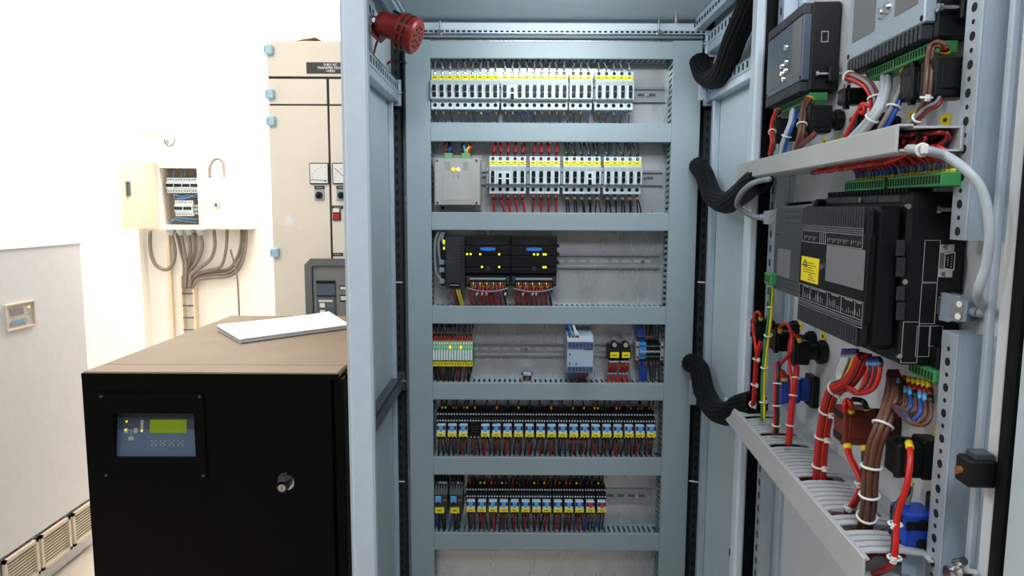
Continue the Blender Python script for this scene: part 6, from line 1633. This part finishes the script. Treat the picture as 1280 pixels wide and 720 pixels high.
# brown block wires
for lb, P, cl_ in (('red wire jumping up out of the brown contact block', [(1064, 516, .058), (1064, 506, .060), (1059, 500, .062), (1056, 506, .066), (1056, 516, .066)], M_RED),
               ('black wire arching out of the brown contact block', [(1083, 513, .040), (1081, 504, .042), (1075, 500, .046), (1066, 499, .056)], M_BLACKW),
               ('thick red wire dropping from the brown contact block', [(1058, 556, .062), (1061, 570, .064), (1070, 588, .064), (1076, 604, .064), (1070, 622, .066), (1062, 634, .066), (1056, 642, .062)], M_RED),
               ('second red wire alongside the thick one under the brown block', [(1060, 556, .060), (1063, 570, .062), (1072, 588, .062), (1078, 605, .062), (1068, 630, .064), (1050, 636, .060)], M_RED),
               ('black wire dropping from the brown contact block', [(1080, 558, .046), (1080, 575, .050), (1079, 592, .056), (1078, 606, .060), (1072, 622, .062), (1064, 640, .060)], M_BLACKW),
               ('thick red wire hanging in front of the square black contact block', [(1136, 553, .044), (1138, 568, .050), (1135, 600, .056), (1128, 625, .060), (1121, 650, .064), (1119, 690, .068), (1112, 708, .070), (1092, 716, .072)], M_RED),
               ('black wire running with the thick red one past the bright blue block', [(1136, 603, .040), (1134, 615, .046), (1126, 625, .052), (1119, 640, .058), (1117, 690, .064), (1110, 710, .066), (1090, 718, .068)], M_BLACKW),
               ('grey wire between the square black block and the bright blue block', [(1138, 603, .034), (1137, 615, .036), (1134, 628, .038), (1133, 642, .038)], M_GREYW)):
    nm = {M_RED: 'red_wire', M_BLACKW: 'black_wire', M_GREYW: 'grey_wire'}[cl_]
    wire(nm, lb, None, P3(P), .0030, cl_, [(.0, .08, M_YWIRE, 1.3)], frame=D)
def tie(lb, x, y, d, R_=.006):
    p_ = DP(x, y, d); rp = [p_ + Vector((math.cos(2*PI*j/12)*R_, math.sin(2*PI*j/12)*R_, .0)) for j in range(12)]
    MB().tube(rp, .0014, M_TIE, 6, closed=True).cyl(rp[2]-Vector((0, 0, .003)), rp[2]+Vector((0, 0, .003)), .003, M_TIE, n=6).cyl(rp[2], rp[2]+Vector((R_, R_, .001)), .001, M_TIE, n=5).build('cable_tie', org=p_, frame=D, label=lb, cat='cable tie')
tie('white nylon tie on the red wires under the brown block, upper', 1076, 604, .062); tie('white nylon tie on the red wires under the brown block, at the trunking', 1063, 634, .064)
tie('white nylon tie on the thick red wire beside the bright blue block', 1119, 655, .063); tie('white nylon tie on the thick red wire at the trunking mouth', 1118, 697, .067)
# upper bundles above the upper trunking
bundle('wire_bundle', 'brown and red wires beside the small black block by the hinge', P3([(974, 138, .046), (968, 146, .056), (965, 160, .062), (966, 176, .066), (963, 194, .066)]), .0048, .0024, 4, M_BROWN, (.62,), D, mats=[M_RED, M_BROWN, M_BROWN, M_RED], bands=[(0, .05, M_YWIRE, 1.35), (.07, .13, M_DRED, 1.3)])
bundle('wire_bundle', 'grey and blue wires dropping behind the upper trunking', P3([(992, 138, .050), (990, 152, .056), (984, 168, .062), (980, 180, .064), (977, 194, .064)]), .0058, .0028, 4, M_BLUE, (.55,), D, mats=[M_GCABLE, M_BLUE, M_BLUE, M_GCABLE])
bundle('wire_bundle', 'brown wires dropping from the connector of the hinge-side controller', P3([(1012, 124, .040), (1006, 132, .050), (1003, 150, .058), (1001, 168, .062), (996, 188, .064)]), .0058, .0028, 5, M_BROWN, (.6,), D, bands=[(0, .05, M_YWIRE, 1.35), (.07, .13, M_DRED, 1.3)])
bundle('wire_bundle', 'pale cable and brown wire bending under the round-collared block', P3([(1020, 166, .056), (1014, 172, .060), (1006, 178, .062), (998, 186, .064)]), .0040, .0022, 3, M_BROWN, (), D, mats=[M_BROWN, M_BROWN, M_DRED])
bundle('wire_bundle', 'red and brown wires curving over the low black terminal block', P3([(1060, 96, .050), (1072, 99, .052), (1086, 108, .050), (1093, 122, .048), (1094, 138, .046)]), .0062, .0022, 6, M_RED, (.03, .78), D, mats=[M_RED, M_RED, M_BROWN, M_RED, M_BROWN, M_GREYW], bands=[(0, .05, M_YWIRE, 1.35), (.07, .13, M_DRED, 1.3)])
bundle('wire_bundle', 'two thick pale grey cables dropping from the short green connector', P3([(1108, 94, .030), (1107, 112, .040), (1100, 132, .050), (1090, 148, .056), (1074, 166, .062), (1066, 174, .064)]), .0066, .0044, 2, M_GCABLE, (.62,), D, part='cable')
bundle('wire_bundle', 'brown and blue wires slanting down behind the large contact blocks', P3([(1134, 86, .026), (1131, 104, .032), (1120, 128, .042), (1112, 145, .048), (1102, 162, .052)]), .0062, .0026, 5, M_BROWN, (.62,), D, mats=[M_BLUE, M_BROWN, M_BROWN, M_BLUE, M_GREYW], bands=[(0, .05, M_YWIRE, 1.35), (.07, .13, M_DRED, 1.3)])
bundle('wire_bundle', 'brown wires looping over the contact block beside the upper rail', P3([(1182, 66, .034), (1180, 57, .038), (1170, 55, .042), (1163, 64, .046), (1161, 90, .052), (1158, 122, .054), (1150, 140, .054), (1140, 156, .056)]), .0042, .0021, 3, M_BROWN, (.72,), D, bands=[(0, .05, M_YWIRE, 1.35), (.07, .13, M_DRED, 1.3)])
wire('red_wire', 'red wire coiling beside the low black terminal block', None, P3([(1098, 122, .044), (1088, 132, .050), (1078, 130, .052), (1074, 138, .052), (1080, 141, .052), (1080, 132, .052), (1072, 140, .054), (1064, 156, .058), (1056, 172, .060)]), .0026, M_RED, frame=D)
bundle('wire_bundle', 'short brown wires with red sleeves under the rail-side contact blocks', P3([(1176, 120, .040), (1170, 130, .046), (1158, 136, .052), (1148, 146, .056), (1136, 156, .058)]), .0040, .0019, 3, M_BROWN, (.8,), D, mats=[M_BROWN, M_DRED, M_GREYW])
for k, (px, py) in enumerate(((1043, 175), (1006, 184), (985, 190))):
    p_ = DP(px, py, .02)

# ================================================================== lights
def area(name, loc, aim, sx, sy, power, col):
    l = bpy.data.lights.new(name, 'AREA'); l.shape = 'RECTANGLE'; l.size = sx; l.size_y = sy; l.energy = power; l.color = col
    o = bpy.data.objects.new(name, l); COL.objects.link(o); o.location = loc
    o.rotation_euler = (Vector(aim)-Vector(loc)).to_track_quat('-Z', 'Y').to_euler()
    return o
LIGHTS = [
 ('ceiling_fill_front', (0.15, -0.45, 2.72), (0.1, 1.6, 1.5), 0.9, 0.45, 26, (0.85, 0.935, 1.0)),  # added unseen light that fills the cabinet from the front
 ('ceiling_fill_side', (-2.1, 0.2, 2.98), (-0.6, 0.9, 1.0), 0.4, 1.2, 30, (0.88, 0.95, 1.0)),  # added unseen light, placed to lift the door and right wall
 ('ceiling_fill_back', (-1.9, 4.38, 3.02), (-1.9, 4.5, 0.0), 2.4, 0.35, 130, (1.0, 0.97, 0.93)),  # added unseen light that bleaches the back wall, standing in for a window
 ('ceiling_fill_middle', (-1.4, 2.1, 3.02), (-1.4, 2.6, 0.0), 1.6, 0.4, 24, (1.0, 0.97, 0.94)),  # added unseen fill for the cabinets in the background
 ('cabinet_lamp', (0.10, 1.31, ZT-.025), (0.10, 1.66, 1.78), 0.30, 0.035, 1.75, (0.88, 0.97, 1.0)),
]
for a_ in LIGHTS: area(*a_)
wd_ = bpy.data.worlds.new('world'); SC.world = wd_; wd_.use_nodes = True
wd_.node_tree.nodes['Background'].inputs['Color'].default_value = (0.75, 0.85, 1, 1); wd_.node_tree.nodes['Background'].inputs['Strength'].default_value = 0.4
SC.view_settings.view_transform = 'Standard'; SC.view_settings.look = 'None'; SC.view_settings.gamma = 1; SC.view_settings.use_curve_mapping = False
SC.view_settings.exposure = 0.0
SC.cycles.max_bounces = 6
